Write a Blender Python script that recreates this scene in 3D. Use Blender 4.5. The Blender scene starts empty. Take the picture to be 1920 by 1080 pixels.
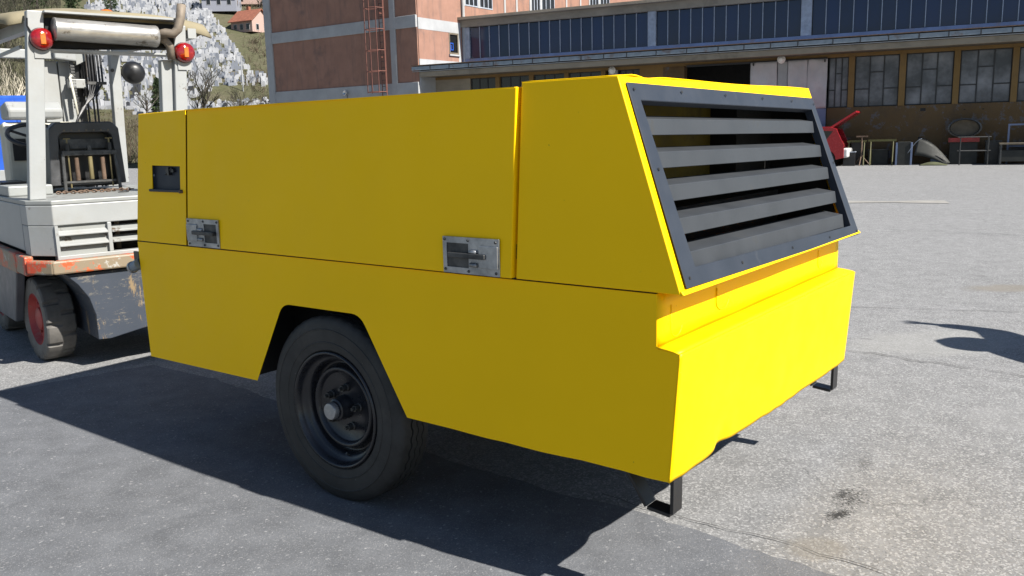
import bpy, bmesh, math, random
from mathutils import Vector, Matrix, Euler
from math import sin, cos, pi, radians as RD
random.seed(7)
S = bpy.context.scene
# ------------------------------------------------------------------ camera, sky, sun, exposure
cam_d = bpy.data.cameras.new('camera'); cam = bpy.data.objects.new('camera', cam_d)
S.collection.objects.link(cam); S.camera = cam
cam_d.sensor_width = 36; cam_d.lens = 30.388; cam_d.clip_end = 3000; cam_d.clip_start = 0.05
cam.matrix_world = Matrix.Translation((0, 0, 1.52)) @ Matrix.Rotation(RD(79.861), 4, 'X') @ Matrix.Rotation(RD(-1.4728), 4, 'Z')
SUN_AZ = -32.2; SUN_EL = 42.8          # azimuth counter-clockwise from +X
wd = bpy.data.worlds.new('World'); S.world = wd; wd.use_nodes = True
wn = wd.node_tree; bg = wn.nodes['Background']; sky = wn.nodes.new('ShaderNodeTexSky')
sky.sky_type = 'NISHITA'; sky.sun_disc = False; sky.sun_elevation = RD(SUN_EL); sky.sun_rotation = RD(90 - SUN_AZ)
sky.altitude = 300; sky.air_density = 1.1; sky.dust_density = 0.6; sky.ozone_density = 2.0
wn.links.new(sky.outputs[0], bg.inputs[0]); bg.inputs[1].default_value = 0.054
sl = bpy.data.lights.new('sun', 'SUN'); sl.energy = 5.0; sl.angle = RD(0.53); sl.color = (1, .955, .88)
so = bpy.data.objects.new('sun', sl); S.collection.objects.link(so)
sd = Vector((cos(RD(SUN_AZ))*cos(RD(SUN_EL)), sin(RD(SUN_AZ))*cos(RD(SUN_EL)), sin(RD(SUN_EL))))
so.rotation_euler = (-sd).to_track_quat('-Z', 'Y').to_euler(); so.location = (20, -12, 25)
S.view_settings.view_transform = 'Standard'; S.view_settings.look = 'None'; S.view_settings.gamma = 1
S.view_settings.use_curve_mapping = False; S.view_settings.exposure = 1.10
S.render.engine = 'CYCLES'
COL = S.collection

# ------------------------------------------------------------------ materials
class G:
    def __init__(s, name):
        s.m = bpy.data.materials.new(name); s.m.use_nodes = True; s.nt = s.m.node_tree
        s.b = s.nt.nodes['Principled BSDF']; s._p = None
    def n(s, t, **k):
        x = s.nt.nodes.new(t)
        for a, v in k.items(): setattr(x, a, v)
        return x
    def L(s, a, b): s.nt.links.new(a, b)
    def obj(s):
        if not s._p: s._p = s.n('ShaderNodeTexCoord')
        return s._p.outputs['Object']
    def world(s): return s.n('ShaderNodeNewGeometry').outputs['Position']
    def island(s): return s.n('ShaderNodeNewGeometry').outputs['Random Per Island']
    def rnd(s): return s.n('ShaderNodeObjectInfo').outputs['Random']
    def scale(s, v, sc):
        x = s.n('ShaderNodeMapping'); x.inputs['Scale'].default_value = sc; s.L(v, x.inputs[0]); return x.outputs[0]
    def noise(s, sc, det=4, rough=.55, v=None, dist=0):
        x = s.n('ShaderNodeTexNoise'); x.inputs['Scale'].default_value = sc; x.inputs['Detail'].default_value = det
        x.inputs['Roughness'].default_value = rough; x.inputs['Distortion'].default_value = dist
        s.L(v or s.obj(), x.inputs['Vector']); return x.outputs[0]
    def voro(s, sc, v=None, out='Color', feat='F1'):
        x = s.n('ShaderNodeTexVoronoi', feature=feat); x.inputs['Scale'].default_value = sc
        s.L(v or s.obj(), x.inputs['Vector']); return x.outputs[out]
    def ramp(s, f, st):
        x = s.n('ShaderNodeValToRGB'); s.L(f, x.inputs[0]); e = x.color_ramp.elements
        while len(e) < len(st): e.new(.5)
        for i, (p, c) in enumerate(st):
            e[i].position = p; e[i].color = (c, c, c, 1) if isinstance(c, (int, float)) else (*c, 1)
        return x.outputs[0]
    def mix(s, f, a, b, mode='MIX'):
        x = s.n('ShaderNodeMix', data_type='RGBA', blend_type=mode)
        for sk, v in ((x.inputs[0], f), (x.inputs[6], a), (x.inputs[7], b)):
            if isinstance(v, (int, float)): sk.default_value = v if sk == x.inputs[0] else (v, v, v, 1)
            elif isinstance(v, tuple): sk.default_value = (*v, 1)
            else: s.L(v, sk)
        return x.outputs[2]
    def ma(s, op, a, b=0.0, clamp=False):
        x = s.n('ShaderNodeMath', operation=op, use_clamp=clamp)
        for sk, v in ((x.inputs[0], a), (x.inputs[1], b)):
            if isinstance(v, (int, float)): sk.default_value = v
            else: s.L(v, sk)
        return x.outputs[0]
    def bump(s, h, st=.3, d=.01):
        x = s.n('ShaderNodeBump'); x.inputs['Strength'].default_value = st; x.inputs['Distance'].default_value = d
        s.L(h, x.inputs['Height']); s.L(x.outputs[0], s.b.inputs['Normal'])
    def set(s, base=None, rough=None, metal=None, spec=None, coat=None):
        for k, v in (('Base Color', base), ('Roughness', rough), ('Metallic', metal), ('Specular IOR Level', spec), ('Coat Weight', coat)):
            if v is None: continue
            if isinstance(v, (int, float)) and k != 'Base Color': s.b.inputs[k].default_value = v
            elif isinstance(v, tuple): s.b.inputs[k].default_value = (*v, 1)
            else: s.L(v, s.b.inputs[k])
        return s
def plain(name, c, rough=.6, metal=0, vary=.25, sc=6, bump=.1, bsc=80, dirt=None, dirtsc=2.5, dlo=.55, dhi=.7, spec=None):
    g = G(name); n = g.noise(sc, 5)
    lo = tuple(x*(1-vary) for x in c); hi = tuple(min(1, x*(1+vary*.6)) for x in c)
    col = g.ramp(n, [(.3, lo), (.7, hi)])
    if dirt: col = g.mix(g.ramp(g.noise(dirtsc, 8, .65), [(dlo, 0.), (dhi, 1.)]), col, dirt)
    g.set(col, g.ramp(g.noise(sc*2, 4), [(.3, max(.03, rough-.08)), (.7, min(1, rough+.08))]), metal, spec)
    if bump: g.bump(g.noise(bsc, 3), bump, .002)
    return g.m
M = {}
def mat_yellow():
    g = G('yellow_paint'); o = g.obj()
    n = g.noise(1.7, 4, .5); c = g.ramp(n, [(.35, (.93, .555, .0005)), (.65, (.97, .58, .0005))])
    sm = g.ramp(g.noise(14, 6, .7), [(.68, 0.), (.74, .5)])
    c = g.mix(sm, c, (.70, .44, .01)); 
    sp = g.ramp(g.noise(70, 2, .5), [(.78, 0.), (.80, .7)])
    c = g.mix(sp, c, (.30, .22, .02))
    g.set(c, g.ramp(g.noise(9, 5), [(.3, .42), (.7, .55)]), 0, .14)
    h = g.ma('ADD', g.ma('MULTIPLY', g.noise(1.6, 2), 1.0), g.ma('MULTIPLY', g.noise(260, 2), .012))
    g.bump(h, .35, .02); return g.m
M['yellow'] = mat_yellow()
def mat_asphalt(name, lo, hi, chip, chipcol, stains=False):
    g = G(name); w = g.world()
    big = g.noise(.45, 5, .6, w, .4); mid = g.noise(5.5, 6, .62, w)
    c = g.ramp(big, [(.33, lo), (.67, hi)])
    c = g.mix(.55, c, g.ramp(mid, [(.3, tuple(x*.72 for x in lo)), (.7, tuple(x*1.18 for x in hi))]))
    vr = g.voro(135 if stains else 230, w, 'Color'); bw = g.n('ShaderNodeRGBToBW'); g.L(vr, bw.inputs[0])
    c = g.mix(g.ramp(bw.outputs[0], [(chip, 0.), (chip+.12, .7 if stains else .35)]), c, chipcol)
    c = g.mix(g.ramp(bw.outputs[0], [(.16, .4 if stains else .25), (.32, 0.)]), c, tuple(x*.35 for x in lo))
    vb = g.voro(75 if stains else 110, w, 'Color'); bb = g.n('ShaderNodeRGBToBW'); g.L(vb, bb.inputs[0])
    c = g.mix(g.ramp(bb.outputs[0], [(.85 if stains else .9, 0.), (.88 if stains else .92, .6)]), c, chipcol)
    c = g.mix(g.ramp(g.noise(230, 2, .6, w), [(.34, .35 if stains else .4), (.48, 0.)]), c, tuple(x*.45 for x in lo))
    # worn pale scuffs
    c = g.mix(g.ramp(g.noise(1.3, 9, .72, w, .6), [(.60, 0.), (.72, .38)]), c, tuple(min(1, x*1.45) for x in hi))
    c = g.mix(g.ramp(g.noise(.8, 8, .7, g.scale(w, (1.5, 1, 1)), .8), [(.60, 0.), (.70, .3 if stains else .12)]), c, tuple(x*.7 for x in lo))
    if stains:
        def ell(cx, cy, a, rx, ry):
            mp = g.n('ShaderNodeMapping', vector_type='TEXTURE'); mp.inputs['Location'].default_value = (cx, cy, 0)
            mp.inputs['Rotation'].default_value = (0, 0, a); mp.inputs['Scale'].default_value = (rx, ry, 1)
            g.L(w, mp.inputs[0]); le = g.n('ShaderNodeVectorMath', operation='LENGTH'); 
            sx = g.n('ShaderNodeVectorMath', operation='MULTIPLY'); sx.inputs[1].default_value = (1, 1, 0)
            g.L(mp.outputs[0], sx.inputs[0]); g.L(sx.outputs[0], le.inputs[0]); return g.ramp(le.outputs['Value'], [(.0, 1.), (1., 0.)])
        sp = g.noise(85, 5, .8, w)
        for (cx, cy, a, rx, ry, k, t) in [(1.27, 3.21, .5, .15, .07, (.012, .012, .012), .64), (1.36, 3.40, .9, .22, .08, (.03, .03, .03), .69),
                                          (1.58, 3.72, 1.0, .40, .12, (.09, .09, .09), .71), (1.38, 3.35, .9, .55, .22, (.02, .02, .02), .735)]:
            e = ell(cx, cy, a, rx, ry)
            f = g.ramp(g.ma('ADD', g.ma('MULTIPLY', e, .34), g.ma('MULTIPLY', sp, .9)), [(t, 0.), (t+.06, .9)])
            c = g.mix(f, c, k)
        for (cx, cy, a, rx, ry, k, q) in [(1.09, 2.93, .3, .19, .15, (.165, .15, .125), .45), (9.9, 12.6, -.1, 1.5, .35, (.11, .10, .085), 1.),
                                          (4.7, 7.8, -.1, .8, .3, (.17, .15, .12), .6), (3.0, 5.9, .2, 1.1, .55, (.29, .288, .275), .4),
                                          (5.6, 5.8, .4, .8, .4, (.27, .27, .27), .35), (2.6, 4.3, .4, .5, .3, (.25, .25, .25), .3)]:
            e = ell(cx, cy, a, rx, ry)
            f = g.ramp(g.ma('ADD', g.ma('MULTIPLY', e, .7), g.ma('MULTIPLY', g.noise(4, 7, .7, w), .5)), [(.42, 0.), (.62, q)])
            c = g.mix(f, c, k)
    else:
        pass
    # branching hairline cracks
    wv = g.n('ShaderNodeVectorMath', operation='ADD'); nn = g.n('ShaderNodeTexNoise'); nn.inputs['Scale'].default_value = 1.6; nn.inputs['Detail'].default_value = 6
    g.L(w, nn.inputs['Vector']); g.L(w, wv.inputs[0]); g.L(nn.outputs['Color'], wv.inputs[1])
    ed = g.voro(.42, wv.outputs[0], 'Distance', 'DISTANCE_TO_EDGE')
    f = g.ma('MULTIPLY', g.ramp(ed, [(.0, .45 if stains else .22), (.003, 0.)]), g.ramp(g.noise(.9, 3, .5, w), [(.52, 0.), (.60, 1.)]))
    c = g.mix(f, c, (.05, .05, .05))
    g.set(c, .86, 0, .25)
    h = g.ma('ADD', g.ma('MULTIPLY', bw.outputs[0], .5 if stains else .2), g.ma('ADD', g.noise(160, 4, .7, w), g.ma('MULTIPLY', g.noise(14, 4, .6, w), .8)))
    g.bump(h, .5 if stains else .35, .005); return g.m
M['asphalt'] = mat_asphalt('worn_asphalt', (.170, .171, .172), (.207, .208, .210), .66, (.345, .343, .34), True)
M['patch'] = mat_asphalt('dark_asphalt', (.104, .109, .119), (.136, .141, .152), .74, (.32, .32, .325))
M['crack'] = plain('crack', (.06, .058, .055), .95, vary=.4, bump=0)
M['pale_concrete'] = plain('pale_concrete', (.25, .24, .22), .9, vary=.2, sc=3, bump=.3, bsc=40, dirt=(.2, .17, .13), dirtsc=2)
def mat_white(name, c, rust, lo, hi, sc=9, rough=.45):
    g = G(name); c0 = g.ramp(g.noise(3, 5), [(.3, tuple(x*.86 for x in c)), (.7, c)])
    c0 = g.mix(g.ramp(g.noise(1.6, 8, .7), [(.48, 0.), (.72, .5)]), c0, (.22, .205, .17))
    n = g.noise(sc, 8, .72)
    c0 = g.mix(g.ramp(n, [(lo, 0.), (hi, .9)]), c0, rust)
    g.set(c0, rough); g.bump(g.ma('ADD', n, g.noise(60, 2)), .12, .004); return g.m
M['white'] = mat_white('chipped_white_paint', (.30, .31, .308), (.075, .048, .03), .64, .675, 8)
M['white_worn'] = mat_white('scuffed_white_paint', (.26, .27, .262), (.075, .052, .033), .59, .63, 6)
def mat_orange():
    g = G('worn_orange_strip'); n = g.noise(5.5, 9, .75)
    c = g.ramp(g.noise(1.2, 2), [(.35, (.42, .045, .02)), (.65, (.50, .10, .025))])
    c = g.mix(g.ramp(n, [(.46, 0.), (.51, 1.)]), c, (.21, .165, .11))
    c = g.mix(g.ramp(g.noise(9, 8, .75), [(.58, 0.), (.61, .9)]), c, (.36, .35, .32))
    g.set(c, .55); g.bump(n, .3, .004); return g.m
M['orange'] = mat_orange()
def mat_skirt():
    g = G('scratched_grey_steel'); o = g.obj()
    c = g.ramp(g.noise(2, 5), [(.3, (.028, .036, .050)), (.7, (.045, .054, .072))])
    sv = g.noise(9, 10, .82, g.scale(o, (.8, .8, 2.6)))
    c = g.mix(g.ramp(sv, [(.565, 0.), (.60, .75)]), c, (.17, .155, .13))
    c = g.mix(g.ramp(g.noise(3.2, 9, .8, g.scale(o, (3.5, 3.5, .8))), [(.58, 0.), (.61, .85)]), c, (.24, .17, .09))
    g.set(c, .5); g.bump(sv, .25, .004); return g.m
M['skirt'] = mat_skirt()
M['grey_panel'] = plain('grey_panel_paint', (.075, .082, .095), .45, vary=.2, dirt=(.15, .14, .13), dirtsc=3, dlo=.6, dhi=.8)
M['slate'] = plain('slate_grey_paint', (.024, .030, .042), .5, vary=.14, sc=5, bump=.05, spec=.3, dirt=(.055, .058, .064), dirtsc=4, dlo=.62, dhi=.72)
M['slat'] = plain('grey_louvre_paint', (.038, .042, .048), .5, spec=.3, vary=.12, sc=5, bump=.05, dirt=(.04, .04, .038), dirtsc=5, dlo=.62, dhi=.72)
M['black'] = plain('black_paint', (.012, .012, .013), .4, vary=.3)
M['matte_black'] = plain('matte_black', (.008, .008, .008), .85, vary=.3, bump=0)
M['rim_black'] = plain('black_rim_paint', (.014, .015, .019), .3, vary=.2, sc=12, bump=.06)
def mat_tyre(name, c=(.026, .026, .025)):
    g = G(name); n = g.noise(7, 8, .7)
    k = g.ramp(n, [(.35, c), (.62, tuple(x*1.7 for x in c))])
    k = g.mix(g.ramp(g.noise(3, 8, .7), [(.54, 0.), (.70, .6)]), k, (.065, .06, .053))
    k = g.mix(g.ramp(g.noise(60, 2, .5), [(.74, 0.), (.77, .5)]), k, (.14, .13, .12))
    g.set(k, .62, 0, .35); g.bump(g.noise(50, 5, .7), .25, .003); return g.m
M['tyre'] = mat_tyre('old_tyre_rubber', (.020, .020, .0195)); M['tyre_dusty'] = mat_tyre('dusty_tyre_rubber', (.085, .080, .074))
def mat_alu(name, base=(.42, .43, .44), rough=.38, sc=12):
    g = G(name); n = g.noise(sc, 6, .7)
    g.set(g.ramp(n, [(.3, tuple(x*.5 for x in base)), (.65, base)]), g.ramp(n, [(.3, rough+.2), (.7, rough)]), .85)
    g.bump(g.noise(40, 4), .15, .002); return g.m
M['alu'] = mat_alu('worn_aluminium'); M['steel_dark'] = mat_alu('dull_dark_steel', (.12, .12, .118), .5)
def mat_muffler():
    g = G('aluminised_muffler'); o = g.obj()
    n = g.noise(4, 8, .7, g.scale(o, (1, 5, 5)))
    c = g.ramp(n, [(.3, (.17, .16, .15)), (.6, (.38, .375, .36))])
    c = g.mix(g.ramp(g.noise(9, 8, .75), [(.57, 0.), (.62, .85)]), c, (.10, .085, .065))
    g.set(c, .38, .55); g.bump(n, .1, .002); return g.m
M['muffler'] = mat_muffler()
M['pipe_rust'] = plain('rusty_exhaust_pipe', (.20, .165, .13), .7, .3, vary=.5, sc=9, bump=.4, bsc=60, dirt=(.09, .06, .045), dirtsc=8)
M['rust'] = plain('rusty_steel', (.15, .10, .07), .8, .2, vary=.5, sc=14, bump=.4)
M['brass'] = plain('dirty_brass', (.22, .18, .09), .5, .6, vary=.4)
M['seat'] = plain('black_vinyl', (.042, .043, .046), .42, vary=.4, sc=8, bump=.25, bsc=90, dirt=(.09, .085, .08), dirtsc=4, dlo=.6, dhi=.75)
M['canvas'] = plain('beige_canvas', (.21, .18, .115), .85, vary=.15, sc=4, bump=.3, bsc=120, dirt=(.14, .115, .075), dirtsc=3)
M['blue'] = plain('blue_paint', (.02, .085, .42), .35, vary=.15, dirt=(.04, .08, .2), dlo=.6, dhi=.8)
M['cream'] = plain('cream_plastic', (.52, .50, .42), .5, vary=.15)
def mat_glassy(name, c, em=0, rough=.08):
    g = G(name); g.set(g.ramp(g.noise(60, 2), [(.3, tuple(x*.6 for x in c)), (.7, c)]), rough, 0, .6); g.b.inputs['Coat Weight'].default_value = .8; return g.m
M['red_lens'] = mat_glassy('red_lens', (.24, .004, .005)); M['amber'] = mat_glassy('amber_lens', (.60, .15, .005))
M['red_rim'] = plain('red_wheel_paint', (.30, .028, .024), .5, vary=.3, dirt=(.22, .10, .08), dirtsc=9)
M['chrome'] = plain('bright_metal', (.6, .6, .6), .2, .9, vary=.2)
def mat_plaster(name, c, stain, amt=.5, streak=(6, 6, .8), peel=None, sc=1.2):
    g = G(name); o = g.obj()
    k = g.ramp(g.noise(sc, 6, .6), [(.3, tuple(x*.84 for x in c)), (.7, tuple(x*1.08 for x in c))])
    s = g.noise(.6, 9, .72, g.scale(o, streak)); k = g.mix(g.ramp(s, [(.50, 0.), (.80, amt)]), k, stain)
    s2 = g.noise(.55, 7, .7); k = g.mix(g.ramp(s2, [(.56, 0.), (.74, amt)]), k, stain)
    if peel: k = g.mix(g.ramp(g.noise(1.7, 10, .78), [(.545, 0.), (.59, 1.)]), k, peel)
    g.set(k, .92, 0, .2); g.bump(g.ma('ADD', g.noise(22, 6, .7), g.noise(3, 5, .7)), .35, .02); return g.m
M['pink'] = mat_plaster('terracotta_render', (.270, .152, .113), (.105, .082, .078), .85)
M['band'] = mat_plaster('pale_concrete_band', (.33, .335, .34), (.22, .22, .22), .3)
M['ochre'] = mat_plaster('ochre_plaster', (.20, .125, .05), (.10, .085, .07), .5)
M['ochre_peel'] = mat_plaster('peeling_ochre_plaster', (.12, .078, .04), (.035, .033, .038), .95, (1, 1, 1), (.115, .108, .11))
M['fascia'] = mat_plaster('weathered_concrete', (.26, .225, .175), (.09, .075, .055), .7, (1, 1, 3))
M['blue_steel'] = plain('faded_blue_steel', (.13, .17, .28), .5, vary=.2, sc=3, dirt=(.16, .13, .13), dirtsc=1.2)
M['zinc'] = plain('zinc_gutter', (.22, .26, .30), .5, .3, vary=.2, dirt=(.15, .10, .08), dirtsc=2)
M['mullion'] = plain('grey_mullion_paint', (.28, .31, .36), .55, vary=.25)
M['ladder'] = plain('red_oxide_ladder', (.15, .06, .045), .6, vary=.25)
M['sheetmetal'] = mat_plaster('dented_grey_sheet', (.46, .44, .45), (.30, .28, .28), .5, (1, 1, .6))
def mat_pane(name, c, dusty, rough=.08, amt=.5):
    g = G(name); o = g.obj(); n = g.noise(.9, 4, .6)
    k = g.ramp(g.rnd(), [(0., tuple(x*.7 for x in c)), (1., tuple(x*1.3 for x in c))])
    k = g.mix(g.ramp(n, [(.4, 0.), (.75, amt)]), k, dusty)
    g.set(k, rough, 0, .5); g.bump(g.noise(.8, 2), .12, .02); return g.m
M['blue_glass'] = mat_pane('dark_blue_glass', (.003, .012, .050), (.005, .018, .064), .10, .6)
M['dusty_glass'] = mat_pane('dusty_window_glass', (.05, .053, .062), (.24, .245, .27), .25, .9)
M['dark_glass'] = mat_pane('dark_window_glass', (.012, .012, .013), (.02, .02, .02), .15, .4)
M['shaded_yellow'] = plain('shaded_yellow_paint', (.16, .115, .004), .7, vary=.4, dirt=(.02, .018, .01), dirtsc=3)  # yellow paint darkened to put the hood's interior shade into the colour
M['inside'] = plain('dark_interior', (.02, .02, .02), .9, bump=0)
M['frame_dark'] = plain('black_window_frame', (.02, .02, .022), .6)
M['lampglass'] = plain('white_lamp_glass', (.75, .75, .72), .3, vary=.1)
M['red_car'] = plain('red_car_paint', (.28, .009, .015), .25, vary=.1, bump=0)
M['bumper'] = plain('grey_bumper_plastic', (.50, .50, .49), .5, vary=.15)
M['yellow_dull'] = plain('dull_yellow_paint', (.07, .068, .015), .6, vary=.3, dirt=(.12, .10, .05))
M['olive'] = plain('olive_sheet', (.020, .021, .018), .7, vary=.4)
M['green_tarp'] = plain('green_tarpaulin', (.07, .075, .035), .8, vary=.3)
M['wood'] = plain('weathered_wood', (.12, .098, .07), .8, vary=.3)
M['roof_red'] = plain('red_roof_tiles', (.24, .085, .05), .85, vary=.3, sc=2, bump=.3)
M['roof_grey'] = plain('grey_roof_tiles', (.17, .145, .14), .85, vary=.3, sc=2)
M['house_pink'] = plain('pink_house_render', (.36, .25, .215), .9, vary=.1)
M['house_white'] = plain('white_house_render', (.22, .23, .27), .9, vary=.1)
def mat_marble(name, c, d):
    g = G(name); k = g.mix(g.rnd(), c, tuple(x*.82 for x in c)); k = g.mix(g.ramp(g.noise(1.3, 6, .7), [(.5, 0.), (.8, .5)]), k, d); g.set(k, .5); return g.m
M['marble'] = mat_marble('white_marble', (.35, .355, .37), (.18, .19, .2))
M['grey_marble'] = mat_marble('grey_granite', (.20, .215, .25), (.12, .12, .13))
M['dark_marble'] = mat_marble('black_granite', (.035, .037, .045), (.07, .07, .07))
def mat_island(name, cols, rough=.9, tr=0):
    g = G(name); g.set(g.ramp(g.island(), [(i/(len(cols)-1), c) for i, c in enumerate(cols)]), rough, 0, .2); return g.m
M['twigs'] = mat_island('bare_twigs', [(.055, .043, .033), (.10, .078, .058), (.075, .052, .038), (.12, .10, .07), (.065, .072, .032)])
M['twigs_dark'] = mat_island('dark_twigs', [(.032, .030, .024), (.055, .050, .038), (.028, .034, .018), (.07, .064, .048)])
M['grassy'] = mat_island('dry_grass', [(.10, .10, .048), (.135, .12, .07), (.07, .08, .03), (.115, .09, .06)])
M['needles'] = mat_island('conifer_needles', [(.020, .035, .014), (.035, .055, .02), (.045, .065, .03), (.025, .04, .02)])
M['bark'] = plain('brown_bark', (.055, .045, .037), .9, vary=.4, sc=8, bump=.5, bsc=30)
M['birch'] = plain('pale_bark', (.42, .38, .30), .85, vary=.3, sc=6, bump=.3, dirt=(.2, .17, .13))
def mat_hill():
    g = G('hillside_ground'); w = g.world()
    c = g.ramp(g.noise(.09, 6, .65, w), [(.35, (.095, .078, .053)), (.5, (.078, .085, .040)), (.68, (.12, .105, .07))])
    c = g.mix(.45, c, g.ramp(g.noise(1.3, 7, .7, w), [(.3, (.045, .042, .028)), (.7, (.125, .115, .08))]))
    g.set(c, .95, 0, .1); g.bump(g.noise(2, 6, .7, w), .6, .3); return g.m
M['hill'] = mat_hill()
M['skin'] = plain('skin', (.5, .32, .25), .55, bump=0); M['jacket'] = plain('dark_jacket', (.04, .05, .08), .8); M['hair'] = plain('brown_hair', (.05, .035, .02), .7)

# ------------------------------------------------------------------ mesh builder
class MB:
    def __init__(s): s.v = []; s.f = []
    def add(s, vs, fs):
        o = len(s.v); s.v += [tuple(p) for p in vs]; s.f += [tuple(i+o for i in f) for f in fs]; return s
    def box(s, x0, y0, z0, x1, y1, z1, mx=None):
        vs = [Vector(p) for p in ((x0,y0,z0),(x1,y0,z0),(x1,y1,z0),(x0,y1,z0),(x0,y0,z1),(x1,y0,z1),(x1,y1,z1),(x0,y1,z1))]
        if mx: vs = [mx @ p for p in vs]
        return s.add(vs, [(3,2,1,0),(4,5,6,7),(0,1,5,4),(1,2,6,5),(2,3,7,6),(3,0,4,7)])
    def slab(s, pts, off):
        pts = [Vector(p) for p in pts]; off = Vector(off); n = len(pts)
        return s.add(pts + [p+off for p in pts], [tuple(range(n)), tuple(range(2*n-1, n-1, -1))] + [((i+1) % n, i, n+i, n+(i+1) % n) for i in range(n)])
    def ring(s, outer, inner, off):
        o = [Vector(p) for p in outer]; i_ = [Vector(p) for p in inner]; off = Vector(off); n = len(o)
        vs = o + i_ + [p+off for p in o] + [p+off for p in i_]; fs = []
        for k in range(n):
            j = (k+1) % n
            fs += [(k, j, n+j, n+k), (2*n+j, 2*n+k, 3*n+k, 3*n+j), (j, k, 2*n+k, 2*n+j), (n+k, n+j, 3*n+j, 3*n+k)]
        return s.add(vs, fs)
    def tube(s, pts, r, seg=8, cap=True):
        pts = [Vector(p) for p in pts]; n = len(pts); rs = r if isinstance(r, (list, tuple)) else [r]*n
        t0 = (pts[1]-pts[0]).normalized(); up = Vector((0,0,1)) if abs(t0.z) < .9 else Vector((1,0,0))
        a = t0.cross(up).normalized(); vs = []
        for k in range(n):
            t = (pts[min(k+1, n-1)]-pts[max(k-1, 0)]).normalized()
            a = (a - t*a.dot(t)).normalized(); b = t.cross(a)
            for q in range(seg):
                w = 2*pi*q/seg; vs.append(pts[k] + (a*cos(w)+b*sin(w))*rs[k])
        fs = [(k*seg+q, k*seg+(q+1) % seg, (k+1)*seg+(q+1) % seg, (k+1)*seg+q) for k in range(n-1) for q in range(seg)]
        if cap: fs += [tuple(range(seg-1, -1, -1)), tuple((n-1)*seg+q for q in range(seg))]
        return s.add(vs, fs)
    def lathe(s, prof, mx, seg=48, closed=False):
        # prof: (radius, axial); axis = local Z of mx
        vs = [mx @ Vector((r*cos(2*pi*q/seg), r*sin(2*pi*q/seg), z)) for (r, z) in prof for q in range(seg)]; n = len(prof)
        fs = [(k*seg+q, k*seg+(q+1) % seg, ((k+1) % n)*seg+(q+1) % seg, ((k+1) % n)*seg+q) for k in range(n if closed else n-1) for q in range(seg)]
        return s.add(vs, fs)
    def build(s, name, mat, parent=None, smooth=False, bevel=0, seg=2, stuff=False, mx=None):
        me = bpy.data.meshes.new(name); me.from_pydata([mx @ Vector(p) for p in s.v] if mx else s.v, [], s.f); me.validate()
        bm = bmesh.new(); bm.from_mesh(me); bmesh.ops.recalc_face_normals(bm, faces=bm.faces); bm.to_mesh(me); bm.free()
        if mat: me.materials.append(M[mat] if isinstance(mat, str) else mat)
        if smooth:
            for p in me.polygons: p.use_smooth = True
        o = bpy.data.objects.new(name, me); COL.objects.link(o)
        if parent: o.parent = parent
        if smooth == 'auto':
            try: me.set_sharp_from_angle(angle=RD(35))
            except Exception: pass
        if bevel:
            b = o.modifiers.new('bevel', 'BEVEL'); b.width = bevel; b.segments = seg; b.limit_method = 'ANGLE'; b.angle_limit = RD(35)
        if stuff: o['kind'] = 'stuff'
        return o
def tag(o, label=None, cat=None, group=None, kind=None):
    if label: o['label'] = label
    if cat: o['category'] = cat
    if group: o['group'] = group
    if kind: o['kind'] = kind
    return o
def thing(name, loc, rz, label, cat, group=None):
    o = bpy.data.objects.new(name, None); COL.objects.link(o); o.location = loc; o.rotation_euler = (0, 0, rz); o.empty_display_size = .2
    return tag(o, label, cat, group)
def dup(o, parent=None):
    c = o.copy(); COL.objects.link(c); c.parent = parent
    for ch in list(o.children): dup(ch, c)
    return c
def axis(o, d):   # matrix with local Z along d at o
    d = Vector(d).normalized(); return Matrix.Translation(o) @ d.to_track_quat('Z', 'Y').to_matrix().to_4x4()

# ------------------------------------------------------------------ ground, patch, cracks, hill
def hillz(x, y):
    yy = y + 6*sin(x*.05) - .10*(x+60)
    K = [(-1e4, 0), (44, 0), (56, .5), (100, 3.6), (130, 7.0), (205, 33.5), (300, 70), (420, 112), (800, 190)]
    for (a, za), (b, zb) in zip(K, K[1:]):
        if yy < b:
            t = (yy-a)/(b-a); return za+(zb-za)*t
    return 190
mb = MB(); N = 26
mb.add([(-1500, -1500, 0), (1500, -1500, 0), (1500, 1500, 0), (-1500, 1500, 0)], [(0, 1, 2, 3)])
tag(mb.build('ground', 'asphalt'), kind='structure')
def rough_line(pts, step, amp):
    out = []
    for a, b in zip(pts, pts[1:]):
        a = Vector(a); b = Vector(b); n = max(1, int((b-a).length/step))
        for k in range(n):
            p = a.lerp(b, k/n); q = (b-a).normalized(); out.append(p + Vector((-q.y, q.x, 0))*random.uniform(-amp, amp))
    out.append(Vector(pts[-1])); return out
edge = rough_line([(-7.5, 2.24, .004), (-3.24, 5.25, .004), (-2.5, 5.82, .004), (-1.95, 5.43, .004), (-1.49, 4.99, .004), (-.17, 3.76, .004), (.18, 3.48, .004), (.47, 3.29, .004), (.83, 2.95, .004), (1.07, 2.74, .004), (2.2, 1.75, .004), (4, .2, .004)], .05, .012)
mb = MB(); pts = edge + [Vector((3.6, .5, .004)), Vector((-6.2, .5, .004))]  # unseen edge cut short so paler ground bounces more light onto the trailer
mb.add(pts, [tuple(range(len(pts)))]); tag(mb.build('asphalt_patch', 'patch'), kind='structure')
def ribbon(name, pts, w, mat, z=.008, step=.08, amp=.015):
    mb = MB(); L_ = rough_line([(x, y, z) for x, y in pts], step, amp); vs = []
    for i, p in enumerate(L_):
        t = (L_[min(i+1, len(L_)-1)]-L_[max(i-1, 0)]).normalized(); nn = Vector((-t.y, t.x, 0))*w*random.uniform(.3, 1.2)/2
        vs += [p+nn, p-nn]
    mb.add(vs, [(2*i, 2*i+1, 2*i+3, 2*i+2) for i in range(len(L_)-1)]); return tag(mb.build(name, mat), kind='structure')
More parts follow.
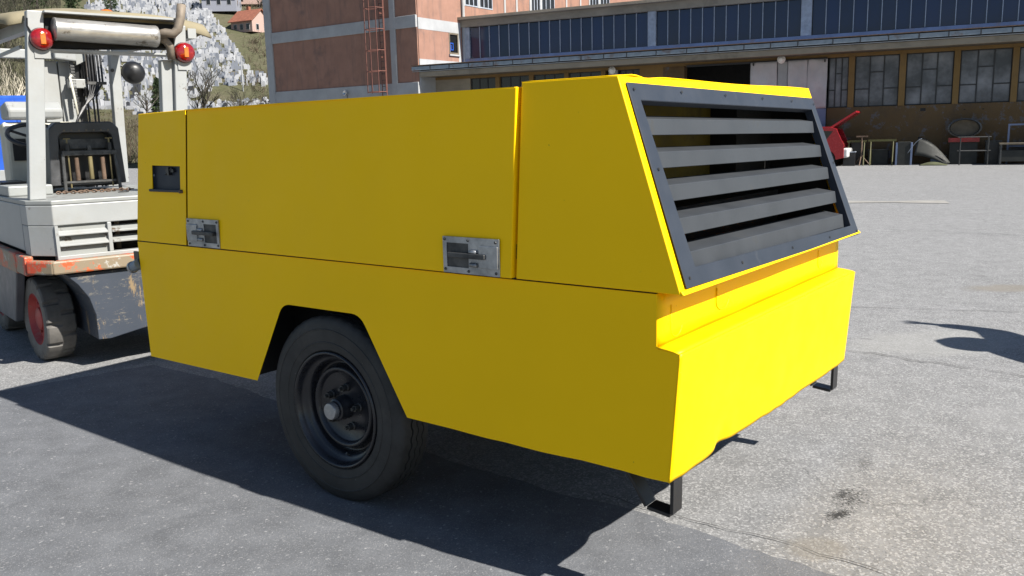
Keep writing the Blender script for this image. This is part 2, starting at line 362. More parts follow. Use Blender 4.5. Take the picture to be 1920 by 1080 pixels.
ribbon('ground_crack', [(.35, 3.44), (.62, 3.24), (.95, 3.0), (1.35, 2.66), (1.8, 2.2)], .006, 'crack')
ribbon('ground_crack', [(2.1, 5.9), (3.2, 4.9), (4.2, 4.35), (5.5, 3.9)], .010, 'crack', amp=.03)
ribbon('ground_crack', [(2.6, 7.2), (3.4, 7.0), (4.3, 6.7)], .010, 'crack', amp=.02)
ribbon('ground_crack', [(5.5, 12.5), (7.5, 11.0), (9.5, 10.6)], .015, 'crack', amp=.04)
ribbon('paving_strip', [(5.0, 17.9), (6.6, 17.3), (8.45, 16.7)], .55, 'pale_concrete', step=.4, amp=.02)
mb = MB(); nx, ny = 60, 90; vs = []
for j in range(ny+1):
    for i in range(nx+1):
        y = 36 + (j/ny)**1.5*700; x = -60 + (i/nx-.5)*(160+y*1.7)
        z = hillz(x, y); z = z + (random.uniform(-.25, .25) if z > .3 else 0) - (.3 if z <= 0 else 0); vs.append((x, y, z))
mb.add(vs, [(j*(nx+1)+i, j*(nx+1)+i+1, (j+1)*(nx+1)+i+1, (j+1)*(nx+1)+i) for j in range(ny) for i in range(nx)])
tag(mb.build('hillside', 'hill', smooth=True), kind='structure')

# ------------------------------------------------------------------ brown building
def bld(name, loc, rz, label, cat): return thing(name, loc, rz, label, cat)
BB = bld('terracotta_building', (-4.10, 41.08, 0), RD(-35), 'terracotta rendered building with pale concrete bands and a caged ladder, left of the long workshop', 'building')
D = 40; H = 16; W = 10.35
# local: x along front (0 at right corner, -W left), y back
MB().box(-W+.02, .12, 0, -.02, D, H).build('core_wall', 'inside', BB)
def panel(x0, x1, z0, z1, mat='pink', dy=.06):
    return MB().box(x0, dy, z0, x1, .119, z1).build('wall_panel', mat, BB)
for x0, x1 in ((-9.9, -1.62), (-1.28, -.0)):
    for z0, z1 in ((3.98, 6.43), (6.98, 9.6), (10.1, 12.7), (13.2, H)): panel(x0, x1, z0, z1)
def beam(x0, y0, z0, x1, y1, z1, name='concrete_band', mat='band'): return MB().box(x0, y0, z0, x1, y1, z1).build(name, mat, BB, bevel=.01, seg=1)
for z0, z1 in ((3.42, 3.98), (6.43, 6.98), (9.6, 10.1), (12.7, 13.2)): beam(-9.9, 0, z0, -.0, .12, z1)
beam(-10.4, -.02, 0, -9.9, .12, H, 'corner_pier'); beam(-1.62, -.004, 3.44, -1.28, .118, H, 'pilaster'); 
beam(-9.9, 0, 0, -.0, .12, 2.2, 'plinth')
for x in (-8.65, -5.9, -3.1, -.35): beam(x-.2, 0, 2.2, x+.35, .12, 3.42, 'window_pier')
# side face (faces +x)
def spanel(y0, y1, z0, z1, mat='pink', name='side_wall_panel', x0=-.019, x1=.04): return MB().box(x0, y0, z0, x1, y1, z1).build(name, mat, BB)
spanel(.12, 3.25, 0, 4.2, 'band'); spanel(.12, 3.25, 4.2, 5.02, 'band', x1=.045)
# wall with window opening
spanel(.12, 2.34, 5.02, 6.36); spanel(3.08, 3.25, 5.02, 6.36, 'band'); spanel(2.34, 3.08, 5.02, 5.36)
spanel(.12, 3.25, 6.36, 6.87, 'band', 'side_band', x1=.05); spanel(.12, 3.25, 6.87, 11.5); spanel(.12, 3.25, 11.5, 12, 'band', 'side_band', x1=.05); spanel(.12, 3.25, 12, H)
wf = MB().ring([(.02, 2.34, 5.36), (.02, 3.08, 5.36), (.02, 3.08, 6.36), (.02, 2.34, 6.36)], [(.02, 2.41, 5.44), (.02, 2.99, 5.44), (.02, 2.99, 6.28), (.02, 2.41, 6.28)], (.035, 0, 0)).build('window', 'wood', BB)
MB().box(-.01, 2.41, 5.44, 0, 2.99, 6.28).build('pane', 'dark_glass', wf)
# blue sticker in the window
st = MB()
for a, b, c, d in ((2.45, 5.47, 2.49, 5.9), (2.45, 5.86, 2.72, 5.9), (2.68, 5.55, 2.72, 5.86), (2.53, 5.55, 2.68, 5.59), (2.53, 5.59, 2.57, 5.8)): st.box(.001, a, b, .006, c, d)
st.build('window_sticker', 'blue', wf)
MB().box(.0, 2.3, 5.28, .12, 3.12, 5.35).build('sill', 'band', wf)
dpipe = MB().tube([(.13, 3.42, H), (.13, 3.42, 5.1), (.16, 3.42, 4.9), (.3, 3.42, 4.78), (.5, 3.42, 4.75)], .075, 10).build('downpipe', 'band', BB, smooth='auto')
# rear run of the side, above the workshop
spanel(3.25, D, 4.5, 7.72, 'pink'); spanel(3.25, D, 10.2, H, 'pink')
wins = [(3.7, 4.75), (4.9, 6.0), (9.6, 10.5), (10.65, 12.0), (16, 17.1), (17.3, 18.5), (24, 25.5), (25.7, 27)]
prev = 3.25
for a, b in wins:
    if a-prev > .3: spanel(prev, a-.1, 7.72, 10.2, 'pink'); spanel(a-.1, a, 7.72, 10.2, 'band', 'window_pier', x1=.06)
    else: spanel(prev, a, 7.72, 10.2, 'band', 'window_pier', x1=.06)
    f = MB()
    f.ring([(0, a, 7.74), (0, b, 7.74), (0, b, 10.18), (0, a, 10.18)], [(0, a+.05, 7.8), (0, b-.05, 7.8), (0, b-.05, 10.1), (0, a+.05, 10.1)], (.05, 0, 0))
    for k in (1, 2): yy = a+(b-a)*k/3; f.box(0, yy-.03, 7.79, .045, yy+.03, 10.12)
    w_ = f.build('window', 'mullion', BB); MB().box(-.01, a+.05, 7.8, .004, b-.05, 10.1).build('pane', 'dark_glass', w_)
    prev = b
spanel(prev, D, 7.72, 10.2, 'pink')
for y in (7.0, 8.1, 9.4, 13.2, 14.8): spanel(y, y+.14, 7.6, 10.2, 'band', 'wall_rib', x0=.041, x1=.075)
# floodlight on lower band
fl = MB().box(-4.66, -.12, 3.62, -4.56, 0, 3.72).build('floodlight', 'band', BB)
MB().lathe([(.001, .0), (.09, .0), (.13, .1), (.11, .11), (.02, .06)], axis((-4.61, -.1, 3.68), (0, -1, .1)), 14).build('reflector', 'chrome', fl, smooth='auto')
MB().tube([(-4.6, -.03, 3.6), (-4.58, -.03, 3.3)], .012, 5).build('cable', 'black', fl)
# caged ladder
ld = MB(); 
for x in (-2.05, -1.75): ld.tube([(x, -.22, 2.6), (x, -.22, H+.5)], .025, 6)
LAD = ld.build('ladder', 'ladder', BB)
z = 2.7
rg = MB().tube([(-2.05, -.22, 0), (-1.75, -.22, 0)], .014, 5)
first = None
while z < 11.5:
    if not first: first = rg.build('rung', 'frame_dark', LAD); first.location.z = z
    else: c = first.copy(); COL.objects.link(c); c.parent = LAD; c.location.z = z
    z += .29
hoop = MB(); hp = [(-1.75, -.22, 0), (-1.62, -.42, 0), (-1.70, -.82, 0), (-2.0, -.95, 0), (-2.42, -.82, 0), (-2.5, -.45, 0), (-2.05, -.22, 0)]
hoop.tube(hp, .022, 5); ho = None
for k in range(11):
    if ho is None: ho = hoop.build('cage_hoop', 'ladder', LAD); ho.location.z = 3.6
    else: c = ho.copy(); COL.objects.link(c); c.parent = LAD; c.location.z = 3.6+.95*k
for (x, y, _) in hp[1:6]: MB().box(x-.02, y-.012, 3.55, x+.02, y+.012, 13.2).build('cage_strap', 'ladder', LAD)
for k in range(6): MB().box(-2.07, -.22, 3.2+2*k, -2.03, 0, 3.24+2*k).build('bracket', 'ladder', LAD)

# ------------------------------------------------------------------ workshop hall
HB = bld('workshop_hall', (15.912, 32.651, 0), RD(-26), 'long low workshop with a dark blue glazed upper band, ochre pillars and grey metal doors', 'building')
XR = 12
def hb(x0, y0, z0, x1, y1, z1, name, mat, bev=0, par=None): return MB().box(x0, y0, z0, x1, y1, z1).build(name, mat, par or HB, bevel=bev, seg=1)
hb(-21.6, 2.9, 0, XR, 14, 7.0, 'core_wall', 'inside')
hb(-21.5, .5, 0, -12.75, 1.0, 4.2, 'inner_wall', 'inside'); hb(-3.8, .45, 0, XR, .6, 4.2, 'inner_wall', 'inside')
hb(-12.7, 2.86, 0, -3.9, 2.89, 4.2, 'inner_wall', 'inside')
hb(-21.6, -.9, 4.21, XR, 2.1, 4.27, 'canopy_soffit', 'wood')
hb(-21.9, -1.10, 4.20, XR, -.9, 4.42, 'eave_beam', 'fascia', .01)
hb(-22.0, -1.16, 4.43, XR, -.9, 4.455, 'drip_edge', 'band')
# segmented gutter fascia
segx = -22.0; i = 0; gseg = []
random.seed(3)
while segx < XR:
    w = random.choice((.95, 1.0, 1.0, 1.25)); x1 = min(XR, segx+w)
    MB().box(segx, -1.2, 4.50, x1-.02, -1.05, 4.66).build('gutter_segment', 'zinc', HB)
    MB().box(x1-.02, -1.215, 4.47, x1+.015, -1.04, 4.70).build('gutter_clip', 'frame_dark', HB); segx = x1
hb(-22, -1.06, 4.456, XR, -.95, 4.71, 'gutter_back', 'frame_dark'); hb(-22.0, -1.22, 4.70, XR, -1.0, 4.73, 'gutter_lip', 'rust')
MB().slab([(-22, -1.0, 4.715), (XR, -1.0, 4.715), (XR, 2.1, 4.80), (-22, 2.1, 4.80)], (0, 0, .03)).build('canopy_roof', 'blue_steel', HB)
hb(-21.3, 2.1, 4.80, XR, 2.9, 5.17, 'upstand', 'blue_steel', .01)
hb(-21.6, 2.02, 6.66, XR, 2.9, 7.00, 'roof_beam', 'fascia', .01); hb(-21.7, 1.80, 7.0, XR, 14, 7.12, 'roof_edge', 'fascia')
hb(-21.3, 2.14, 5.17, -20.72, 2.9, 6.66, 'end_pier', 'mullion', .01); hb(-11.72, 2.1, 5.17, -11.36, 2.9, 6.66, 'glazing_pier', 'mullion', .01); hb(-5.22, 2.1, 5.17, -4.8, 2.9, 6.66, 'glazing_pier', 'mullion', .01)
hb(5.2, 2.1, 5.17, 5.6, 2.9, 6.66, 'glazing_pier', 'mullion', .01)
pane = MB().box(0, 0, 0, .492, .012, 1.43); mul = MB().box(-.015, -.035, 0, .015, .03, 1.47); p0 = m0 = None
for a, b, n in ((-20.7, -11.74, 17), (-11.34, -5.24, 12), (-4.78, 5.18, 19), (5.62, 11.9, 12)):
    st_ = (b-a)/n
    for k in range(n):
        x = a+k*st_
        if p0 is None: p0 = pane.build('glass_pane', 'blue_glass', HB); o = p0
        else: o = p0.copy(); COL.objects.link(o); o.parent = HB
        o.location = (x+.015, 2.24+random.uniform(-.004, .004), 5.19); o.scale.x = (st_-.03)/.492; o.rotation_euler = (random.uniform(-.006, .006), 0, random.uniform(-.012, .012))
        if k:
            if m0 is None: m0 = mul.build('mullion', 'mullion', HB); o = m0
            else: o = m0.copy(); COL.objects.link(o); o.parent = HB
            o.location = (x, 2.22, 5.18)
hb(-21.2, 2.3, 5.18, XR, 2.32, 6.65, 'glazing_back', 'inside')
# lower wall: sill, pillars, windows
def wall(x0, x1, z0, z1, mat, name, y0=0, y1=.45): return hb(x0, y0, z0, x1, y1, z1, name, mat)
wall(-21.6, -12.0, 0, 2.15, 'ochre_peel', 'sill_wall'); wall(-3.86, XR, 0, 2.18, 'ochre_peel', 'sill_wall')
hb(-21.6, 0, 4.08, XR, .45, 4.205, 'lintel', 'ochre')
hb(-21.55, .004, 2.15, -19.6, .44, 4.08, 'end_wall', 'fascia')
for x0, x1 in ((-18.27, -18.07), (-16.58, -16.38), (-14.87, -14.68), (-13.15, -12.96)): hb(x0, -.02, 2.15, x1, .45, 4.08, 'pillar', 'ochre')
hb(-12.8, -.03, 0, -12.42, .45, 4.08, 'concrete_pillar', 'band')
hb(-11.42, 0, 0, -10.4, .45, 4.08, 'plaster_wall', 'ochre'); hb(-10.4, -.02, 0, -9.5, .46, 4.08, 'plaster_wall', 'ochre_peel')
def window(x0, x1, dusty=True):
    f = MB(); y = .1; t = .035; c1 = x0+(x1-x0)*.34; c2 = x0+(x1-x0)*.66; z0, z1 = 2.19, 4.075; zl = 2.19+.66; zh = 2.19+1.28
    f.ring([(x0, y, z0), (x1, y, z0), (x1, y, z1), (x0, y, z1)], [(x0+t, y, z0+t), (x1-t, y, z0+t), (x1-t, y, z1-t), (x0+t, y, z1-t)], (0, .05, 0))
    for c in (c1, c2): f.box(c-.022, y-.01, z0+.02, c+.022, y+.055, z1-.02)
    for (a, b, z) in ((x0+.02, c1-.022, zl), (c2+.022, x1-.02, zl), (c1+.022, c2-.022, zh)): f.box(a, y, z-.022, b, y+.05, z+.022)
    w = f.build('window', 'frame_dark', HB)
    for (a, b, q0, q1) in ((x0+t, c1-.02, z0+t, zl-.02), (x0+t, c1-.02, zl+.02, z1-t), (c2+.02, x1-t, z0+t, zl-.02), (c2+.02, x1-t, zl+.02, z1-t), (c1+.02, c2-.02, z0+t, zh-.02), (c1+.02, c2-.02, zh+.02, z1-t)):
        p = MB().box(a, y+.02, q0, b, y+.028, q1).build('pane', 'dusty_glass' if dusty else 'dark_glass', w)
for a, b in ((-19.6, -18.28), (-18.06, -16.59), (-16.37, -14.88), (-14.67, -13.16), (-12.41, -11.43)): window(a, b, False)
pil = [(-3.11, -2.9), (-1.33, -1.11), (.49, .69), (2.35, 2.55), (4.2, 4.4), (6.05, 6.25), (7.9, 8.1)]
for a, b in pil: hb(a, -.02, 2.18, b, .45, 4.08, 'pillar', 'ochre')
window(-3.84, -3.12); 
for (a, b), (c, d) in zip(pil, pil[1:]): window(b+.01, c-.01)
def dented(x0, x1, z0, z1, y, seed):
    random.seed(seed); n, m_ = 14, 20; vs = []
    ph = [random.uniform(0, 6) for _ in range(6)]
    for j in range(m_+1):
        for i in range(n+1):
            u_, v_ = i/n, j/m_
            d = .018*sin(7*u_+5*v_+ph[0])+.014*sin(-9*u_+8*v_+ph[1])+.01*sin(17*v_+ph[2]+6*u_)
            vs.append((x0+(x1-x0)*u_, y+d, z0+(z1-z0)*v_))
    o = MB().add(vs, [(j*(n+1)+i, j*(n+1)+i+1, (j+1)*(n+1)+i+1, (j+1)*(n+1)+i) for j in range(m_) for i in range(n)]).build('sliding_door', 'sheetmetal', HB, smooth=True)
    s = o.modifiers.new('thick', 'SOLIDIFY'); s.thickness = .03; return o
for a, b, sd_ in ((-6.79, -5.76, 1), (-5.35, -4.62, 2), (-4.61, -3.88, 5)):
    dd = dented(a, b, 2.18, 4.05, -.10, sd_)
    MB().box(a, -.09, .05, b, -.05, 2.17).build('lower_sheet', 'blue_steel', dd)
hb(-5.74, -.06, 0, -5.37, .45, 4.08, 'concrete_pillar', 'band')
hb(-9.4, -.06, 4.02, -3.9, -.02, 4.1, 'door_rail', 'frame_dark')
for x in (-6.7, -4.0): hb(x, -.16, 3.92, x+.05, -.1, 4.03, 'door_hanger', 'frame_dark')
for x, z in ((-12.56, 4.06), (-5.58, 4.10)):
    l = MB().box(x-.03, -.3, z-.03, x+.03, 0, z+.03).build('wall_lamp', 'band', HB)
    MB().lathe([(.001, .12), (.06, .11), (.11, .06), (.14, 0), (.16, -.02), (.001, -.02)], axis((x, -.3, z), (0, -1, -.12)), 18).build('lamp_glass', 'lampglass', l, smooth='auto')
for x, w in ((-.55, .18), (.9, .05), (1.5, .05)): hb(x, -.012, 1.95, x+w, .01, 1.95+.6*w, 'wall_hole', 'inside')

# things along the foot of the wall (in the hall's own frame)
HM = Matrix.Translation((15.912, 32.651, 0)) @ Matrix.Rotation(RD(-26), 4, 'Z')
def hthing(name, x, y, label, cat, rz=0, group=None):
    p = HM @ Vector((x, y, 0)); return thing(name, p, RD(-26)+rz, label, cat, group)
def trestle(x0, x1, z, label):
    t = hthing('trestle', (x0+x1)/2, -1.0, label, 'trestle', 0, 'yellow trestles by the workshop wall'); h = (x1-x0)/2
    MB().box(-h, -.05, z-.07, h, .05, z).build('beam', 'yellow_dull', t)
    for sx in (-h*.8, h*.8):
        MB().tube([(sx, -.03, z-.07), (sx, -.25, 0)], .025, 5).build('leg', 'yellow_dull', t); MB().tube([(sx, .03, z-.07), (sx, .25, 0)], .025, 5).build('leg', 'yellow_dull', t)
trestle(-2.98, -2.3, .93, 'shorter dull yellow trestle by the workshop wall, nearest the red car')
trestle(-2.24, -1.28, .95, 'longer dull yellow trestle by the workshop wall, right of the rusty tripod stand')
t = hthing('tripod_stand', -2.45, -1.1, 'rusty tripod stand between the two yellow trestles', 'stand')
MB().tube([(0, 0, .3), (0, 0, 1.05)], .03, 6).build('post', 'rust', t)
for k in range(3): MB().tube([(0, 0, .38), (.33*cos(k*2.1+.4), .33*sin(k*2.1+.4), 0)], .02, 5).build('leg', 'rust', t)
MB().box(-.2, -.03, 1.05, .2, .03, 1.1).build('cross_bar', 'rust', t)
t = hthing('bin', -2.85, -1.25, 'small dark open bin on the ground beside the red car', 'bin')
MB().ring([(-.2, -.2, 0), (.2, -.2, 0), (.2, .2, 0), (-.2, .2, 0)], [(-.18, -.18, 0), (.18, -.18, 0), (.18, .18, 0), (-.18, .18, 0)], (0, 0, .5)).build('bin_body', 'black', t)
MB().ring([(-.22, -.22, .5), (.22, -.22, .5), (.22, .22, .5), (-.22, .22, .5)], [(-.17, -.17, .5), (.17, -.17, .5), (.17, .17, .5), (-.17, .17, .5)], (0, 0, .03)).build('rim', 'mullion', t)
t = hthing('cabinet', -1.0, -.9, 'dark cabinet with faded blue sides against the workshop wall', 'cabinet')
MB().box(-.22, -.15, 0, .22, .25, .85).build('cabinet_body', 'olive', t, bevel=.01)
for s_ in (-1, 1): MB().box(s_*.25-.03, -.17, 0, s_*.25+.03, .25, .82).build('side_panel', 'blue_steel', t)
# folded dark sheet
def curved(name, x, label, mat, prof, w, cat='sheet', y=-.9):
    n = 16; vs = []
    for i in range(n+1):
        q = i/n
        for j in range(5):
            p = prof(q, j/4); vs.append(p)
    o = MB().add(vs, [(i*5+j, i*5+j+1, (i+1)*5+j+1, (i+1)*5+j) for i in range(n) for j in range(4)]).build(name, mat, smooth=True)
    s = o.modifiers.new('thick', 'SOLIDIFY'); s.thickness = w; p = HM @ Vector((x, y, 0)); o.location = p; o.rotation_euler = (0, 0, RD(-26)); tag(o, label, cat); return o
curved('metal_sheet', -.1, 'large dark olive sheet bent over and leaning against the workshop wall', 'olive', lambda q, v: (-.55+q*1.1+.1*v, -.1+.25*v, max(.02, (1.02-.95*q**1.6)*(.35+.65*v))), .02)
curved('arched_strip', -.75, 'narrow grey arched strip left of the bent olive sheet', 'mullion', lambda q, v: (-.12+.45*q, -.5+.12*v, .45+.52*sin(q*1.45)), .015)
curved('tarpaulin', .0, 'green tarpaulin heap lying on the ground at the wall', 'green_tarp', lambda q, v: (-.45+.9*q, -.7+.6*v, .02+.11*sin(pi*q)*sin(pi*v)), .015)
t = hthing('oval_tub', .95, -.55, 'oval metal tub stood on edge with a red stripe below it', 'tub')
MB().lathe([(.50, 0), (.56, .02), (.56, .25), (.50, .27), (.50, .25), (.46, .04)], Matrix.Translation((0, .2, 1.30)) @ Matrix.Rotation(RD(90), 4, 'X') @ Matrix.Diagonal((1, .62, 1, 1)), 28, True).build('tub_shell', 'steel_dark', t, smooth='auto')
MB().lathe([(.001, 0), (.52, 0), (.52, .02), (.001, .02)], Matrix.Translation((0, .18, 1.30)) @ Matrix.Rotation(RD(90), 4, 'X') @ Matrix.Diagonal((1, .62, 1, 1)), 28).build('tub_bottom', 'wood', t)
MB().box(-.5, -.1, .80, .5, .2, .95).build('red_stripe', 'red_rim', t); MB().box(-.45, -.05, 0, .45, .25, .79).build('stand_box', 'olive', t)
t = hthing('rack', 1.27, -1.2, 'bare light grey tube rack with two rails in front of the oval tub', 'rack')
for x in (-.44, .44):
    for y in (-.2, .2): MB().tube([(x, y, 0), (x, y, 1.0)], .018, 5).build('leg', 'steel_dark', t)
for z in (.98, .5):
    for y in (-.2, .2): MB().tube([(-.52, y, z), (.52, y, z)], .016, 5).build('rail', 'steel_dark', t)
t = hthing('workbench', 2.9, -1.1, 'wooden topped workbench beside the light blue frame', 'workbench')
MB().box(-.85, -.35, .70, .85, .35, .75).build('bench_top', 'wood', t)
MB().box(-.8, -.3, .12, .8, .3, .5).build('storage_box', 'olive', t)
for x in (-.8, .8):
    for y in (-.3, .3): MB().box(x-.03, y-.03, 0, x+.03, y+.03, .7).build('leg', 'steel_dark', t)
t = hthing('steel_frame', 2.95, -.6, 'light blue painted steel frame standing behind the workbench', 'frame')
for x in (-.6, .6): MB().box(x-.03, -.03, 0, x+.03, .03, 1.35).build('post', 'blue_steel', t)
MB().box(-.63, -.03, 1.35, .63, .03, 1.41).build('top_rail', 'blue_steel', t); MB().box(-.57, -.02, .6, .57, .02, .65).build('mid_rail', 'blue_steel', t)
random.seed(11)
for k, (x, w, h, m_, lb) in enumerate([(-2.6, .5, .9, 'black', 'black box on the bench line behind the shorter yellow trestle'), (-1.9, .7, .55, 'olive', 'low dark crate under the longer yellow trestle'),
        (.15, .5, .3, 'blue_steel', 'pale blue block on the ground under the bent sheet'), (1.9, .5, .8, 'black', 'tall dark box between the tube rack and the workbench'), (4.6, 1.2, .9, 'olive', 'wide dark crate right of the workbench')]):
    t = hthing('box', x, -.45, lb, 'box'); MB().box(-w/2, -.2, 0, w/2, .2, h).build('box_body', m_, t, bevel=.01); MB().box(-w/2-.02, -.22, h, w/2+.02, .22, h+.03).build('lid', 'steel_dark', t, bevel=.005)

# ------------------------------------------------------------------ red car with its tailgate up
CR = thing('hatchback_car', (11.9, 32.4, 0), RD(-28), 'red hatchback with its tailgate raised and grey rear bumper, in front of the workshop', 'car')
# local x: rearwards (rear end at x=.55), y: width 0..1.6, body runs to x=-3.4
prof = [(-3.4, .35), (-3.45, .6), (-3.3, .82), (-2.5, .98), (-1.9, 1.40), (-1.4, 1.47), (.0, 1.46), (.22, 1.38), (.42, .95), (.5, .80), (.5, .32)]
arch = lambda cx: [(cx+.34*cos(a), .30+.34*sin(a)) for a in [i*pi/8 for i in range(0, 9)]]
pr = prof + arch(-.15)[::1] + [(-.6, .25)] + arch(-2.7) 
pr = prof + [( .22, .25)] + [(-.12+.34*cos(a), .27+.34*sin(a)) for a in [i*pi/8 for i in range(9)]] + [(-2.6+.34*cos(a), .27+.34*sin(a)) for a in [i*pi/8 for i in range(9)]]
MB().slab([(x, 0, z) for x, z in pr], (0, .05, 0)).build('body_side', 'red_car', CR, bevel=.01); MB().slab([(x, 1.6, z) for x, z in pr], (0, -.05, 0)).build('body_side', 'red_car', CR, bevel=.01)
top = prof[1:8]; mbx = MB()
for (a, b), (c, d) in zip(top, top[1:]): mbx.slab([(a, .05, b), (c, .05, d), (c, 1.55, d), (a, 1.55, b)], (0, 0, -.03))
mbx.build('roof', 'red_car', CR); MB().box(-3.3, .06, .3, .3, 1.54, .62).build('cabin_floor', 'matte_black', CR)
MB().slab([(-1.75, -.004, .95), (-.15, -.004, .95), (.1, -.004, 1.3), (-1.3, -.004, 1.38)], (0, .003, 0)).build('side_window', 'dark_glass', CR)
tg = MB().slab([(.0, .1, 1.47), (.0, 1.5, 1.47), (.85, 1.45, 2.02), (.85, .15, 2.02)], (.03, 0, -.07)).build('tailgate', 'red_car', CR, bevel=.015)
MB().slab([(.12, .3, 1.535), (.12, 1.3, 1.535), (.6, 1.25, 1.845), (.6, .35, 1.845)], (-.003, 0, .006)).build('rear_window', 'dark_glass', tg)
MB().box(.38, .03, .32, .64, 1.57, .66).build('bumper', 'bumper', CR, bevel=.06, seg=3)
for y in (.03, 1.42): MB().slab([(.40, y, .95), (.50, y, .72), (.50, y+.15, .72), (.40, y+.15, .95)], (.04, 0, 0)).build('tail_lamp', 'red_lens', CR)
for x in (-.12, -2.6):
    for y, d in ((.0, 1), (1.6, -1)):
        w = MB().lathe([(.17, 0), (.27, .0), (.30, .03), (.30, .17), (.27, .2), (.17, .2)], axis((x, y+.02*d, .30), (0, d, 0)), 24).build('wheel', 'tyre', CR, smooth='auto')
        MB().lathe([(.001, .03), (.12, .03), (.17, .01)], axis((x, y+.02*d, .30), (0, d, 0)), 20).build('rim', 'alu', w, smooth='auto')

# ------------------------------------------------------------------ cemetery
random.seed(5)
def stone(kind):
    b = MB()
    if kind == 0: b.box(-.45, -.25, -.3, .45, .25, .15); b.add([(-.3, -.08, .15), (.3, -.08, .15), (.3, .08, .15), (-.3, .08, .15), (-.33, -.06, 1.0), (.33, -.06, 1.0), (.33, .06, 1.0), (-.33, .06, 1.0), (0, -.06, 1.2), (0, .06, 1.2)], [(0, 1, 5, 8, 4), (3, 7, 9, 6, 2), (0, 4, 7, 3), (1, 2, 6, 5), (4, 8, 9, 7), (8, 5, 6, 9)])
    if kind == 1: b.box(-.6, -1.1, -.5, .6, .9, .22); b.box(-.45, .5, .22, .45, .65, 1.05); b.box(-.4, -.9, .22, .4, .35, .34)
    if kind == 2: b.box(-.3, -.3, -.3, .3, .3, .2); b.add([(-.16, -.16, .2), (.16, -.16, .2), (.16, .16, .2), (-.16, .16, .2), (-.12, -.12, 1.3), (.12, -.12, 1.3), (.12, .12, 1.3), (-.12, .12, 1.3), (0, 0, 1.5)], [(0, 1, 5, 4), (1, 2, 6, 5), (2, 3, 7, 6), (3, 0, 4, 7), (4, 5, 8), (5, 6, 8), (6, 7, 8), (7, 4, 8)])
    if kind == 3: b.box(-.9, -1.2, -.6, .9, .9, .35); b.box(-.7, .4, .35, -.1, .55, 1.25); b.box(.1, .4, .35, .7, .55, 1.15)
    return b
kinds = [stone(k) for k in range(4)]
protos = {}
pts = []; tries = 0; cell = {}
while len(pts) < 1900 and tries < 90000:
    tries += 1; y = random.uniform(120, 212); x = y*random.uniform(-.52, -.27)
    r = x/y
    lim = -.272 if y < 150 else (-.285 - .0012*(y-150))
    if r > lim: continue
    if r < -.475 + .0004*(y-150): continue
    if y < 133 and random.random() < .55: continue
    yt = round(y/1.7)*1.7 + random.uniform(-.25, .25)
    key = (int(x/.95), int(yt/1.7))
    if math.sin(x*.21+1)*math.sin(y*.17)+math.sin(x*.09-y*.05) > 1.15: continue
    if key in cell: continue
    cell[key] = 1; pts.append((x, yt))
pts.sort(key=lambda p: p[0]**2+p[1]**2)
allst = MB(); allg = MB(); n_ind = 0
gl = {'marble': 'white marble gravestone in the crowded cemetery on the hillside', 'grey_marble': 'grey stone grave marker in the hillside cemetery', 'dark_marble': 'black polished gravestone among white ones on the hillside'}
for x, y in pts:
    k = random.choices((0, 1, 2, 3), (5, 2.5, 2, 1.5))[0]; m_ = random.choices(('marble', 'grey_marble', 'dark_marble'), (7, 2.2, 1.0))[0]
    z = hillz(x, y)+.08; sc = random.uniform(.55, 1.0); rz = random.gauss(.15, .12)
    if n_ind < 300:
        if (k, m_) not in protos:
            o = kinds[k].build('gravestone', m_); protos[(k, m_)] = o
        else: o = protos[(k, m_)].copy(); COL.objects.link(o)
        o.location = (x, y, z); o.rotation_euler = (random.gauss(0, .03), random.gauss(0, .04), rz); o.scale = (sc, sc, sc*random.uniform(.85, 1.2))
        tag(o, gl[m_], 'gravestone', 'gravestones on the hillside'); n_ind += 1
    else:
        mx = Matrix.Translation((x, y, z)) @ Matrix.Rotation(rz, 4, 'Z') @ Matrix.Diagonal((sc, sc, sc*random.uniform(.85, 1.25), 1))
        (allst if m_ == 'marble' else allg).add([mx @ Vector(p) for p in kinds[k].v], kinds[k].f)
tag(allst.build('distant_gravestones', 'marble'), 'mass of small white gravestones covering the upper hillside', 'gravestones', 'gravestones on the hillside', 'stuff')
tag(allg.build('distant_gravestones', 'grey_marble'), 'scattered grey gravestones among the white ones high on the hillside', 'gravestones', 'gravestones on the hillside', 'stuff')
pl = thing('lamp_pole', (-42.5, 143, hillz(-42.5, 143)), 0, 'thin pale lamp pole standing among the gravestones', 'lamp pole')
MB().tube([(0, 0, -.3), (0, 0, 6)], [.12, .07], 6).build('pole', 'band', pl); MB().box(-.05, -.6, 5.9, .05, .1, 6.05).build('lamp_head', 'band', pl)

